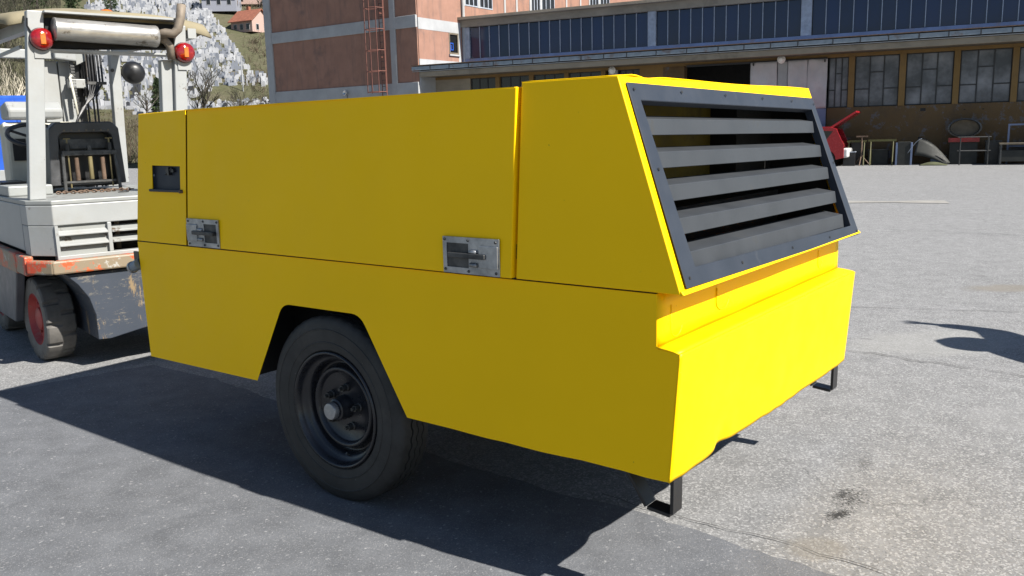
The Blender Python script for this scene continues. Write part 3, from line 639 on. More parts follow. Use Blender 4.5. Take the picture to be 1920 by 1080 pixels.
# houses on the hill
def house(x, y, w, d, h, rh, roof, wall_, label, rz=0):
    z = hillz(x, y)-.6; t = thing('house', (x, y, z), rz, label, 'house', 'houses above the cemetery')
    MB().slab([(-w/2, -d/2, 0), (w/2, -d/2, 0), (w/2, -d/2, h), (-w/2, -d/2, h)], (0, d, 0)).build('wall', wall_, t)
    MB().slab([(w/2-.02, -d/2, h), (w/2-.02, d/2, h), (w/2-.02, 0, h+rh)], (-w+.04, 0, 0)).build('gable', wall_, t)
    for s_ in (-1, 1):
        MB().slab([(-w/2-.4, s_*(d/2+.5), h-.35), (w/2+.4, s_*(d/2+.5), h-.35), (w/2+.4, 0, h+rh+.02), (-w/2-.4, 0, h+rh+.02)], (0, 0, .15)).build('roof', roof, t)
    for xx in (-w*.3, 0, w*.3):
        f = MB().box(xx-.45, -d/2-.05, h-1.9, xx+.45, -d/2-.002, h-.7).build('window', 'band', t); MB().box(xx-.36, -d/2-.08, h-1.8, xx+.36, -d/2-.052, h-.8).build('pane', 'dark_glass', f)
    for yy in (-d*.22, d*.22):
        f = MB().box(w/2+.002, yy-.4, h-1.9, w/2+.05, yy+.4, h-.7).build('window', 'band', t); MB().box(w/2+.052, yy-.32, h-1.8, w/2+.08, yy+.32, h-.8).build('pane', 'dark_glass', f)
    MB().box(-w*.2, .3, h+rh*.4, -w*.2+.6, .9, h+rh+.9).build('chimney', 'roof_red', t)
house(-60.5, 193, 7, 6, 3.2, 2.4, 'roof_grey', 'house_white', 'pale house with a grey roof at the upper edge of the cemetery', RD(6))
house(-51.0, 180, 5.6, 5.0, 2.3, 2.1, 'roof_red', 'house_pink', 'pink house with an orange tiled roof, nearest the terracotta building', RD(-28))
house(-56.0, 202, 8.0, 6.5, 4, 2.6, 'roof_red', 'house_pink', 'house with a red roof higher up behind the orange roofed one', RD(10))

# ------------------------------------------------------------------ trees
def tree_mesh(seed, h, birch=False, spread=.5, twn=1):
    R_ = random.Random(seed); trunk = MB(); crown = MB()
    def grow(p, d, L_, r, lvl):
        n = 4; pts_ = [p]; q = p.copy(); dd = d.copy()
        for i in range(n):
            dd = (dd + Vector((R_.gauss(0, .13), R_.gauss(0, .13), R_.gauss(.05, .06)))).normalized(); q = q + dd*L_/n; pts_.append(q.copy())
        rs = [r*(1-.55*i/n) for i in range(n+1)]
        (trunk if lvl < 2 else crown).tube(pts_, rs, 6 if lvl == 0 else (4 if lvl < 2 else 3), False)
        if lvl >= 3: return
        k = (6, 5, 5, 4)[lvl]
        for j in range(k):
            t = R_.uniform(.35 if lvl == 0 else .2, 1.0); i = min(n-1, int(t*n)); base = pts_[i].lerp(pts_[i+1], t*n-i)
            a = R_.uniform(0, 2*pi); up = R_.uniform(.35, .9)
            nd = (dd*up + Vector((cos(a), sin(a), R_.uniform(0, .5)))*spread).normalized()
            grow(base, nd, L_*R_.uniform(.42, .66), rs[i]*.62, lvl+1)
    grow(Vector((0, 0, -.3)), Vector((R_.gauss(0, .08), R_.gauss(0, .08), 1)).normalized(), h*.62, h*.024, 0)
    return trunk, crown
tv = []
def bare_tree(v, x, y, sc, rz, label, birch=False, name='bare_tree'):
    z = hillz(x, y) if y > 40 else 0
    t = thing(name, (x, y, z), rz, label, 'tree', 'bare trees below and beside the cemetery'); t.scale = (sc, sc, sc)
    key = (v, birch)
    for me_name, mb_, mt in (('trunk', tvs[v][0], 'birch' if birch else 'bark'), ('crown', tvs[v][1], 'birch' if birch else 'twigs_dark')):
        ck = (v, birch, me_name)
        if ck in cache:
            o = bpy.data.objects.new(me_name, cache[ck]); COL.objects.link(o); o.parent = t
        else: o = mb_.build(me_name, mt, t); cache[ck] = o.data
cache = {}; tvs = [tree_mesh(21, 8), tree_mesh(22, 8, spread=.7), tree_mesh(23, 8, spread=.4), tree_mesh(24, 8, spread=.85)]
for (v, x, y, sc, rz, lb, bi) in [
    (0, -30.6, 88, .95, 0, 'tall bare forked tree right of the forklift roof, in front of the gravestones', 0),
    (1, -29.2, 93, .75, 1.3, 'bare thin tree just left of the terracotta building', 0),
    (2, -27.0, 90, .62, 2.6, 'small bare tree low beside the terracotta building corner', 0),
    (3, -33.4, 96, .95, .6, 'bare spreading tree behind the right rear post of the forklift', 0),
    (1, -40.5, 100, .8, 2.2, 'bare twiggy tree seen through the forklift cab', 0),
    (2, -25.5, 96, .55, 4.0, 'lowest leafless sapling beside the concrete corner pier', 0),
    (0, -33.5, 60, .85, 3.1, 'pale barked leaning tree behind the forklift mast crossbar', 1),
    (2, -35.2, 62, .9, 1.1, 'pale slender tree at the left edge behind the forklift', 1),
    (3, -37.5, 64, .8, 4.4, 'pale many branched tree furthest left behind the forklift', 1),
    (1, -66, 140, 1.4, 2.0, 'tall bare tree on the upper left slope beside the dark evergreens', 0),
    (0, -76, 145, 1.5, 5.0, 'broad bare tree above the forklift roof at the left', 0),
    (3, -84, 150, 1.5, 5.5, 'bare tree at the far upper left of the slope', 0),
    (2, -47, 128, .8, .5, 'leafless tree standing among the lowest gravestones', 0),
    (1, -53, 190, 1.0, .5, 'bare tree on the grass bank right of the gravestones', 0)]:
    bare_tree(v, x, y, sc, rz, lb, bool(bi))
def conifer(x, y, h, label):
    z = hillz(x, y); t = thing('conifer_tree', (x, y, z), 0, label, 'tree', 'evergreens on the slope')
    MB().tube([(0, 0, -.5), (0, 0, h*.95)], [h*.02, .02], 6).build('trunk', 'bark', t)
    c = MB(); R_ = random.Random(int(x*7+y))
    for i in range(2600):
        q = R_.random()**.8; zz = h*(.08+.92*q); rr = h*.24*(1-q)**.8*(.75+.25*sin(q*40))*math.sqrt(R_.random()); a = R_.uniform(0, 2*pi)
        p = Vector((rr*cos(a), rr*sin(a), zz-rr*.3)); s_ = R_.uniform(.18, .42)
        d1 = Vector((cos(a), sin(a), -.3)).normalized()*s_; d2 = Vector((R_.gauss(0, 1), R_.gauss(0, 1), R_.gauss(0, 1))).normalized()*s_*.4
        c.add([p-d2, p+d2, p+d1], [(0, 1, 2)])
    c.build('crown', 'needles', t)
for x, y, h, lb in [(-73, 152, 11, 'dark evergreen just above the amber beacon'), (-69, 158, 12, 'dark evergreen at the left edge of the cemetery'), (-79, 165, 12, 'evergreen above the muffler on the upper slope'),
                    (-88, 170, 13, 'evergreen high at the upper left corner'), (-46.5, 118, 5, 'small round evergreen behind the right rear post of the forklift'), (-61, 222, 7, 'dark evergreen between the two hill houses'),
                    (-95, 160, 12, 'leftmost evergreen on the slope')]:
    conifer(x, y, h, lb)
# brushwood and dry grass (uncountable)
def scatter(name, n, region, hrange, mat, label, seed, w=.03, lean=.5, clump=1):
    R_ = random.Random(seed); c = MB(); i = 0
    while i < n:
        x, y = region(R_)
        if x is None: continue
        cl = R_.randint(3, 8) if clump else 1
        for k in range(cl):
            xx = x+R_.gauss(0, .35); yy = y+R_.gauss(0, .35); z = hillz(xx, yy)-.05; h = R_.uniform(*hrange)
            d = Vector((R_.gauss(0, lean), R_.gauss(0, lean), 1)).normalized()*h; a = R_.uniform(0, pi); ww = Vector((cos(a), sin(a), 0))*w*R_.uniform(.5, 1.5)
            p = Vector((xx, yy, z)); m_ = p + d*.55 + Vector((R_.gauss(0, .1), R_.gauss(0, .1), 0))*h; e = p+d+Vector((R_.gauss(0, .12), R_.gauss(0, .12), 0))*h
            c.add([p-ww, p+ww, m_+ww*.6, m_-ww*.6, e], [(0, 1, 2, 3), (3, 2, 4)])
            for b in range(3):
                q = p.lerp(m_, R_.uniform(.4, 1)); e2 = q + Vector((R_.gauss(0, .5), R_.gauss(0, .5), R_.uniform(.1, .6)))*h*.45
                c.add([q-ww*.5, q+ww*.5, e2], [(0, 1, 2)])
            i += 1
    return tag(c.build(name, mat), label, 'undergrowth', None, 'stuff')
scatter('brushwood', 9000, lambda r: (lambda y: (y*r.uniform(-.72, -.24), y))(r.uniform(56, 112)), (.6, 1.9), 'twigs', 'tangled leafless brown brushwood at the foot of the hillside', 1, .022)
scatter('dry_grass', 14000, lambda r: (lambda y: (y*r.uniform(-.75, -.22), y))(r.uniform(90, 150)), (.15, .5), 'grassy', 'dry yellow green grass on the lower slope', 2, .05, .6)
scatter('upper_thicket', 7500, lambda r: (lambda y: (y*r.uniform(-.78, -.49), y))(r.uniform(120, 215)), (2.5, 6.5), 'twigs_dark', 'grey brown leafless woodland on the upper left slope', 3, .05, .25)
scatter('bank_scrub', 2600, lambda r: (lambda y: (y*r.uniform(-.275, -.2)-3, y))(r.uniform(120, 200)), (.6, 2.2), 'twigs', 'rusty brown scrub on the bank between cemetery and terracotta building', 4, .04)

# ------------------------------------------------------------------ yellow compressor trailer
TR = thing('compressor_trailer', (-.7034, 3.4036, 0), RD(-37.52), 'large bright yellow towable compressor with grey louvred rear grille and black wheel', 'compressor')
W = 1.75
def yl(z): return .035*(z-1.04)/.64 if z > 1.04 else 0.0
def side_panel(pts, name, th=.004, proud=0.0, far=False, bev=.003, mat='yellow', parent=TR):
    if far: P = [(x, W-yl(z)+proud, z) for x, z in pts]; off = (0, -th-proud, 0)
    else: P = [(x, yl(z)-proud, z) for x, z in pts]; off = (0, th+proud, 0)
    return MB().slab(P, off).build(name, mat, parent, bevel=bev)
def rc(pts, i, r, n=5):   # round corner i of a 2D outline
    p0, p1, p2 = Vector(pts[i-1]), Vector(pts[i]), Vector(pts[(i+1) % len(pts)])
    a = p1+(p0-p1).normalized()*r; b = p1+(p2-p1).normalized()*r
    return [tuple(a*(1-t)**2+p1*2*t*(1-t)+b*t*t) for t in [k/n for k in range(n+1)]]
lowA = [(-1.461, 1.037), (-1.443, .449), (-.568, .457)]
ar = [(-.568, .457), (-.350, .830), (.130, .834), (.362, .455)]
arch_pts = rc(ar, 1, .05) + rc(ar, 2, .05)
rear = [(.362, .455)]
n_ = 14; rnd = random.Random(4)
bot = [(.362+(1.474-.362)*k/n_, .455-.004*k/n_ + (rnd.uniform(-.0035, .0035) if 3 < k < n_ else 0)) for k in range(1, n_+1)]
low = lowA + arch_pts + rear + bot + [(1.486, .58), (1.492, .70), (1.508, .862), (1.432, .870), (1.431, 1.037)]
side_panel(low, 'lower_side_panel'); side_panel([(-1.461, 1.032), (-1.443, .449), (-.568, .457), (-.35, .83), (.13, .834), (.362, .455), (1.476, .451), (1.508, .862), (1.432, .87), (1.431, 1.032)], 'lower_side_panel', far=True)
# gap strip under upper body (dark)
MB().box(-1.445, .014, 1.028, 1.42, W-.014, 1.041).build('deck_plate', 'black', TR)
MB().slab([(-1.461, .004, 1.03), (-1.461, W-.004, 1.03), (-1.443, W-.004, .449), (-1.443, .004, .449)], (.004, 0, 0)).build('front_panel', 'yellow', TR)
# rear bumper sheet with dents, grid
def gridsheet(fn, nu, nv, name, mat, par, th=.004):
    vs = [fn(i/nu, j/nv) for j in range(nv+1) for i in range(nu+1)]
    o = MB().add(vs, [(j*(nu+1)+i, j*(nu+1)+i+1, (j+1)*(nu+1)+i+1, (j+1)*(nu+1)+i) for j in range(nv) for i in range(nu)]).build(name, mat, par, smooth=True)
    s = o.modifiers.new('thick', 'SOLIDIFY'); s.thickness = th; s.offset = 0; return o
def bump_fn(u, v):
    y = -.001+u*(W+.002); z = .451+(.862-.451)*v - (1-v)*.010*u; x = 1.476+.032*v
    g1 = math.exp(-((y-.39)/.05)**2-((z-.45)/.07)**2); g2 = math.exp(-((y-.60)/.22)**2-((z-.45)/.12)**2)
    x += -.016*g1 - .008*g2 + .006*math.exp(-((y-1.3)/.2)**2-((z-.6)/.2)**2) + .003*sin(y*9)*(1-v)
    z += (1-v)**6*(.005*math.exp(-((y-.42)/.06)**2) - .002*sin(y*13)*math.exp(-((y-.4)/.4)**2) + .0015*sin(y*31+3*sin(y*7)))
    if v > .93: x -= (v-.93)*.0
    return (x, y, z)
gridsheet(bump_fn, 90, 26, 'rear_bumper', 'yellow', TR)
gridsheet(lambda u, v: (1.508-.076*v-.003, -.001+u*(W+.002), .862+.012*v**.7), 30, 4, 'bumper_ledge', 'yellow', TR)
rp = gridsheet(lambda u, v: (1.431+.0015*sin(u*23), .002+u*(W-.004), .872+.166*v), 30, 4, 'rear_strip', 'yellow', TR)
def arcw(y0, y1, z0, z1, par):
    cx = (y0+y1)/2; pts_ = [(1.434, y0, z1)] + [(1.434, cx-(cx-y0)*cos(a), z0+.03-.03*sin(a)) for a in [k*pi/8 for k in range(9)]]
    MB().tube(pts_, .0028, 5).build('weld_bead', 'yellow', par, smooth=True)
arcw(.085, .16, .885, .99, rp); arcw(.42, .52, .91, .99, rp); arcw(1.46, 1.52, .91, .99, rp)
# upper body
fc_o = [(-1.461, 1.042), (-1.034, 1.042), (-.994, 1.664), (-1.395, 1.658)]
fc_i = [(-1.300, 1.300), (-1.062, 1.296), (-1.058, 1.408), (-1.297, 1.412)]
mbf = MB().ring([(x, yl(z), z) for x, z in fc_o], [(x, yl(z), z) for x, z in fc_i], (0, .004, 0)); fcv = mbf.build('front_cover', 'yellow', TR, bevel=.003)
pk = MB().slab([(x, yl(z)+.016, z) for x, z in [(-1.30, 1.292), (-1.05, 1.292), (-1.045, 1.416), (-1.30, 1.416)]], (0, .004, 0)).build('control_pocket', 'slate', fcv)
pm = MB(); pm.box(-1.298, .024, 1.292, -1.056, .06, 1.297); pm.box(-1.304, .024, 1.296, -1.299, .06, 1.412); pm.box(-1.058, .024, 1.300, -1.054, .06, 1.408); pm.build('pocket_frame', 'slate', fcv)
MB().box(-1.312, yl(1.29)-.012, 1.288, -1.042, .03, 1.300).build('pocket_lip', 'slate', fcv, bevel=.002)
cl = MB(); cl.box(-1.185, .022, 1.380, -1.12, .042, 1.394); cl.box(-1.165, .016, 1.366, -1.15, .042, 1.404); cl.tube([(-1.19, .024, 1.370), (-1.13, .024, 1.400)], .005, 6); cl.build('pocket_catch', 'black', fcv)
MB().tube([(-1.046, yl(1.29)-.016, 1.291), (-1.046, yl(1.29)+.01, 1.291)], .007, 8).build('rivet', 'rust', fcv)
MB().slab([(-1.461, .004, 1.042), (-1.461, W-.004, 1.042), (-1.395, W-.035, 1.658), (-1.395, .037, 1.658)], (.004, 0, 0)).build('upper_front_panel', 'yellow', TR)
side_panel([(-1.461, 1.042), (-1.03, 1.042), (-.99, 1.66), (-1.395, 1.658)], 'front_cover', far=True)
door = [(-1.011, 1.043), (.898, 1.043), (.913, 1.668), (-.972, 1.664)]
def door_panel(far):
    th = .022
    P = [(x, (W-yl(z)+(.018 if x > 0 else .007)) if far else (yl(z)-(.018 if x > 0 else .007)), z) for x, z in door]; return MB().slab(P, (0, -.035 if far else .035, 0)).build('side_door', 'yellow', TR, bevel=.004, seg=2)
DN = door_panel(False); door_panel(True)
MB().box(-.98, .05, 1.044, .88, .07, 1.640).build('inner_liner', 'matte_black', TR)
for a_, b_ in ((.86, .93),): MB().slab([(a_, .012, 1.044), (b_, .012, 1.044), (b_, .045, 1.652), (a_, .045, 1.652)], (0, .01, 0)).build('door_jamb', 'yellow', TR)
MB().slab([(-1.06, .012, 1.044), (-.98, .012, 1.044), (-.94, .043, 1.652), (-1.02, .043, 1.652)], (0, .01, 0)).build('door_jamb', 'matte_black', TR)
MB().box(.895, .012, 1.105, .906, .06, 1.155).build('catch_slot', 'black', TR)
hood = [(.909, 1.042), (1.512, 1.042), (1.282, 1.682), (.925, 1.682)]
side_panel(hood, 'rear_hood_side', proud=.006); side_panel(hood, 'rear_hood_side', far=True, proud=.006)
tp = MB().slab([(-1.395, .037, 1.658), (-.985, .037, 1.664), (-.985, W-.037, 1.664), (-1.395, W-.037, 1.658)], (0, 0, -.004)).build('top_sheet', 'yellow', TR)
MB().slab([(-.972, .017, 1.664), (.905, .017, 1.668), (.905, W-.017, 1.668), (-.972, W-.017, 1.664)], (0, 0, -.004)).build('top_sheet', 'yellow', TR)
def htop(u, v):
    y = .03+u*(W-.06); x = .925+v*(1.282-.925); z = 1.682 + .0025*sin(u*9) - (.008*math.exp(-((y-.22)/.05)**2)*v**3) + .004*math.exp(-((y-.12)/.05)**2)*v**3; return (x, y, z)
gridsheet(htop, 60, 8, 'hood_top', 'yellow', TR)
# sloping rear face frame
P1 = Vector((1.282, 0, 1.682)); P2 = Vector((1.512, 0, 1.042)); dn = (P2-P1).normalized(); nr = Vector((-dn.z, 0, dn.x)); nr = nr if nr.x > 0 else -nr
def sp(y, t, o=0): q = P1 + dn*t + nr*o; return (q.x, y, q.z)
LS = (P2-P1).length
yo = lambda t: .031*(1-t/LS)
rf = [sp(yo(0), 0), sp(W-yo(0), 0), sp(W, LS), sp(0, LS)]
op = [sp(.10, .07), sp(1.66, .09), sp(1.67, .655), sp(.105, .635)]
MB().ring(rf, op, -nr*.004).build('hood_rear_frame', 'yellow', TR, bevel=.002, seg=1)
MB().slab([sp(-.004, LS-.012, .004), sp(W+.004, LS-.012, .004), sp(W+.012, LS+.006, .012), sp(-.006, LS+.004, .010)], -nr*.012).build('hood_lip', 'yellow', TR, bevel=.003)
go = [sp(.058, .022, .007), sp(1.705, .045, .007), sp(1.742, .690, .009), sp(.026, .668, .010)]
gi = [sp(.112, .080, .007), sp(1.655, .100, .007), sp(1.665, .642, .009), sp(.118, .612, .010)]
GR = MB().ring(go, gi, -nr*.005).build('grille_frame', 'slate', TR, bevel=.002, seg=1)
# inner return of grille frame
gi2 = [Vector(p) for p in gi]; inn = MB()
for a, b in ((0, 1), (1, 2), (2, 3), (3, 0)): inn.slab([gi2[a]-nr*.004, gi2[b]-nr*.004, gi2[b]-nr*.035, gi2[a]-nr*.035], (gi2[(a+2) % 4]-gi2[a]).normalized()*-.003)
inn.build('frame_return', 'slate', GR)
for (y, t) in ((.085, .045), (.40, .048), (.75, .052), (1.10, .058), (1.42, .064), (1.69, .075), (.08, .30), (1.70, .35), (.06, .64), (.45, .645), (.92, .652), (1.35, .66), (1.715, .672)):
    MB().lathe([(.001, .0005), (.0052, .0005), (.0052, .0)], axis(sp(y, t, .0115), nr), 10).build('screw_hole', 'matte_black' if t < .6 or y < 1 else 'black', GR)
# louvres: L-section blades
for k in range(5):
    t0 = .133+.1075*k; y0, y1 = .112, 1.650
    a = Vector(sp(0, t0, -.006)); h_ = .050 if k < 4 else .056
    prof_ = [(a.x, a.z), (a.x+.004+.004, a.z-h_), (a.x+.001, a.z-h_), (a.x-.004, a.z-.004), (a.x-.085, a.z+.010), (a.x-.085, a.z+.014)]
    rr = random.Random(k); sk = rr.uniform(-.002, .003)
    vs0 = [(x, y0, z-.001) for x, z in prof_]; b_ = MB(); n6 = len(prof_)
    sh = .020
    b_.add(vs0 + [(x-dn.x*-sh, y1, z+dn.z*sh+sk) for x, z in prof_], [tuple(range(n6)), tuple(range(2*n6-1, n6-1, -1))] + [(i, (i+1) % n6, n6+(i+1) % n6, n6+i) for i in range(n6)])
    b_.build('louvre_blade', 'slat', GR, bevel=.0015, seg=1)
MB().slab([sp(.112, .612, -.02), sp(1.66, .645, -.02), sp(1.66, .600, -.045), sp(.112, .57, -.045)], (0, 0, -.003)).build('grille_tray', 'slat', GR)
MB().box(.99, .05, 1.05, 1.0, 1.33, 1.66).build('bulkhead', 'shaded_yellow', TR)  # yellow bulkhead with its shade painted in
MB().box(.985, 1.30, 1.05, 1.12, 1.70, 1.644).build('radiator', 'matte_black', TR); MB().box(1.0, .12, 1.05, 1.2, 1.6, 1.24).build('fan_shroud', 'matte_black', TR)
MB().box(.95, .04, 1.645, 1.25, 1.70, 1.655).build('hood_dark_sheet', 'matte_black', TR)  # black sheets added to darken the hood's yellow inner faces
MB().slab([(.96, W-.045, 1.06), (1.45, W-.045, 1.06), (1.25, W-.045, 1.64), (.96, W-.045, 1.64)], (0, .008, 0)).build('hood_dark_sheet', 'matte_black', TR)
MB().box(.96, .06, 1.05, 1.44, 1.69, 1.056).build('hood_dark_sheet', 'matte_black', TR)
# latches
def latch(x0, x1, flip):
    h = .128; w = x1-x0; zc = 1.108; y = yl(zc)-(.018 if x0 > 0 else .0098)
    L_ = thing('latch_tmp', (0, 0, 0), 0, None, None); bpy.data.objects.remove(L_)
    s = -1 if flip else 1; cx = (x0+x1)/2
    X = lambda a: cx + s*(a-.5)*w
    Z = lambda b: zc-.064+b*.128
    out = [(X(0), y-.006, Z(0)), (X(1), y-.006, Z(0)), (X(1), y-.006, Z(1)), (X(0), y-.006, Z(1))]
    inn_ = [(X(.07), y-.006, Z(.17)), (X(.46), y-.006, Z(.17)), (X(.46), y-.006, Z(.83)), (X(.07), y-.006, Z(.83))]
    p = MB().ring(out, inn_, (0, .006, 0)).build('latch', 'alu', DN, bevel=.0015, seg=2)
    MB().box(min(X(.07), X(.46)), y-.002, Z(.17), max(X(.07), X(.46)), y-.0005, Z(.83)).build('latch_cup', 'steel_dark', p)
    bx = lambda a, b, c, d, e, f: MB().box(min(X(a), X(b)), y-f, Z(c), max(X(a), X(b)), y-e, Z(d))
    bx(.66, .985, .20, .80, .006, .012).build('latch_plate', 'alu', p, bevel=.002)
    bx(.12, .78, .44, .58, .004, .020).build('latch_handle', 'steel_dark', p, bevel=.003)
    for c in (.33, .68): MB().tube([(X(.5), y-.009, Z(c)-.008), (X(.62), y-.009, Z(c)-.008)], .008, 8).build('latch_pivot', 'alu', p, smooth=True)
    for (a, b) in ((.04, .1), (.46, .08), (.94, .09), (.04, .92), (.46, .92), (.94, .91)):
        MB().lathe([(.001, .004), (.004, .0035), (.0055, 0)], axis((X(a), y-.006, Z(b)), (0, -1, 0)), 10).build('screw', 'steel_dark', p, smooth='auto')
latch(.600, .852, False); latch(-.995, -.748, True)
# undercarriage
MB().box(-1.35, .28, .50, 1.40, 1.47, .62).build('chassis', 'matte_black', TR); MB().box(-1.40, .26, .62, 1.38, 1.49, 1.02).build('engine_mass', 'matte_black', TR)
MB().box(-.62, .03, .86, .42, .27, .90).build('wheel_well', 'matte_black', TR); MB().box(-.62, .03, .47, -.60, .27, .88).build('wheel_well', 'matte_black', TR); MB().box(.40, .03, .47, .42, .27, .88).build('wheel_well', 'matte_black', TR)
MB().tube([(-.09, .2, .397), (-.09, W-.2, .397)], .045, 12).build('axle', 'matte_black', TR, smooth='auto')
# drawbar
for s_ in (-1, 1): MB().tube([(-1.2, W/2+s_*.42, .56), (-2.35, W/2+s_*.05, .50)], .035, 6).build('drawbar_arm', 'black', TR)
MB().tube([(-2.3, W/2, .50), (-2.55, W/2, .50)], .04, 8).build('tow_eye', 'black', TR)
# coupling on front edge
cp = MB().box(-1.510, .0, .90, -1.462, .012, .985).build('coupling_bracket', 'black', TR, bevel=.002)
MB().tube([(-1.465, .0, .925), (-1.518, -.004, .905)], .026, 14).build('coupling_pipe', 'zinc', cp, smooth='auto'); MB().tube([(-1.514, -.004, .906), (-1.528, -.005, .901)], .030, 14).build('coupling_cap', 'alu', cp, smooth='auto')
# support straps
for y in (.045, W-.115):
    pr_ = [(1.285, .47), (1.375, .334), (1.455, .326), (1.457, .47)]; b_ = MB()
    for (a, b), (c, d) in zip(pr_, pr_[1:]):
        v1 = Vector((c-a, d-b)); n1 = Vector((v1.y, -v1.x)).normalized()*.012
        b_.slab([(a, y, b), (c, y, d), (c+n1.x, y, d+n1.y), (a+n1.x, y, b+n1.y)], (0, .062, 0))
    b_.build('support_strap', 'black', TR, bevel=.001, seg=1)
# wheels
def make_wheel(y0, d, near):
    cx, cz, R0 = -.09, .397, .400; mx = axis((cx, y0, cz), (0, d, 0))
    seg = 168; prof_ = [(.248, .014), (.256, .004), (.285, -.002), (.287, -.0045), (.290, -.0045), (.292, -.002), (.318, -.005), (.340, -.006), (.342, -.0085), (.345, -.0085), (.347, -.005), (.362, -.002), (.378, .004), (.389, .012), (.396, .022)]
    ribs = [.022, .060, .070, .098, .104, .132, .138, .168]
    ring_ = []
    for i, zz in enumerate(ribs):
        ring_.append((.396, zz, 1)) 
        if i % 2 == 1 and i < len(ribs)-1: ring_ += [(.384, zz+.0005, 1), (.384, ribs[i+1]-.0005, 1)]
    allp = [(r, z_, 0) for r, z_ in prof_[:-1]] + ring_ + [(.381, .182, 0), (.352, .2, 0), (.325, .206, 0), (.262, .2, 0), (.248, .19, 0)]
    vs = []; 
    for (r, z_, zig) in allp:
        for q in range(seg):
            a = 2*pi*q/seg; dz = 0; rr = r
            if zig and .04 < z_ < .16: dz = .0045*(1 if (q//2) % 2 else -1)
            if zig and z_ <= .034 and q % 4 == 0: rr = r-.004
            fl = 0
            vs.append(mx @ Vector((rr*1.0101*cos(a), rr*1.0101*sin(a), (z_+dz)*.88)))
    n = len(allp); fs = [(k*seg+q, k*seg+(q+1) % seg, (k+1)*seg+(q+1) % seg, (k+1)*seg+q) for k in range(n-1) for q in range(seg)]
    wh = MB().add(vs, fs).build('wheel', 'tyre', TR, smooth='auto')
    MB().lathe([(.250, .014), (.252, .006), (.249, -.002), (.243, -.003), (.238, .003), (.233, .022), (.226, .036), (.216, .040), (.207, .046), (.203, .062), (.199, .082), (.190, .086), (.182, .080), (.178, .062), (.174, .050), (.166, .047), (.158, .052), (.152, .066), (.149, .070), (.058, .070), (.001, .070)], mx, 72).build('rim', 'rim_black', wh, smooth=True)
    hb_ = MB().lathe([(.052, .070), (.051, .044), (.047, .038), (.045, .014), (.038, .010), (.036, .0)], mx, 28).build('hub', 'rim_black', wh, smooth='auto')
    MB().lathe([(.036, .01), (.037, -.014), (.034, -.021), (.026, -.023), (.001, -.021)], mx, 24).build('hub_cap', 'alu', wh, smooth='auto')
    for k in range(5):
        a = RD(100)+k*2*pi/5; c = mx @ Vector((.088*cos(a), .088*sin(a), 0))
        b_ = MB(); mz = axis((c.x, y0, c.z), (0, d, 0))
        b_.lathe([(.018, .070), (.018, .062), (.015, .060)], mz, 12); b_.lathe([(.015, .062), (.0145, .038), (.001, .038)], mz, 6); b_.lathe([(.008, .040), (.0075, .024), (.001, .024)], mz, 8)
        b_.build('wheel_nut', 'steel_dark', wh, smooth='auto')
    MB().tube([mx @ Vector((-.03, -.212, .06)), mx @ Vector((-.025, -.195, .035))], .006, 6).build('valve', 'steel_dark', wh)
make_wheel(.022, 1, True); make_wheel(W-.022, -1, False)

# ------------------------------------------------------------------ forklift
FK = thing('forklift', (-3.402, 6.219, 0), RD(40), 'white and grey forklift with an orange stripe and a long silver muffler', 'forklift')
WR = 1.08
# upper body: plan outline with chamfered rear-left corner, then extruded
def plan(z0, z1, pts, name, mat, bev=.01, par=FK, holes=None): return MB().slab([(x, y, z0) for x, y in pts], (0, 0, z1-z0)).build(name, mat, par, bevel=bev)
# deck
plan(1.135, 1.165, [(-.05, -.72), (-.17, -.55), (-.17, .95), (WR+.10, .95), (WR+.10, -.55), (WR, -.72)], 'deck', 'white_worn', .006)
plan(1.00, 1.134, [(-.05, -.72), (-.17, -.55), (-.17, -.35), (WR+.1, -.35), (WR+.10, -.55), (WR, -.72)], 'deck_edge', 'white', .006)
# chamfer panel and side panels
MB().slab([(-.05, -.72, .80), (-.17, -.55, .80), (-.17, -.55, .999), (-.05, -.72, .999)], (.06, .05, 0)).build('corner_panel', 'white', FK, bevel=.004)
MB().box(-.17, -.545, .80, -.12, -.40, .999).build('side_panel', 'white', FK, bevel=.004); MB().box(-.172, -.39, .82, -.12, .55, 1.134).build('side_panel', 'white', FK, bevel=.006)
MB().box(-.172, .565, .82, -.12, 1.3, 1.134).build('side_panel', 'white', FK, bevel=.006)
MB().box(-.1, -.35, .70, WR, 1.5, 1.13).build('engine_bay', 'matte_black', FK)
# rear louvres
MB().box(-.05, -.70, .775, .285, -.66, 1.0).build('vent_back', 'white_worn', FK)
MB().box(.285, -.55, .775, WR, -.50, 1.0).build('vent_dark', 'matte_black', FK)
MB().box(-.05, -.735, .775, WR, -.66, .80).build('vent_sill', 'white', FK, bevel=.003)
MB().box(-.05, -.735, .80, -.03, -.66, 1.0).build('vent_post', 'white', FK); MB().box(.275, -.73, .80, .30, -.64, 1.0).build('vent_post', 'white', FK, bevel=.003); MB().box(.72, -.73, .80, .75, -.64, 1.0).build('vent_post', 'white', FK)
for z in (.86, .93):
    MB().slab([(-.03, -.735, z), (-.03, -.66, z+.045), (-.03, -.66, z+.057), (-.03, -.735, z+.012)], (.305, 0, 0)).build('louvre', 'white', FK, bevel=.003)
    MB().slab([(.30, -.735, z), (.30, -.66, z+.03), (.30, -.66, z+.045), (.30, -.735, z+.015)], (WR-.30, 0, 0)).build('louvre', 'white_worn', FK, bevel=.003)
MB().tube([(.38, -.56, .80), (.38, -.56, .99)], .018, 6).build('radiator_pipe', 'wood', FK)
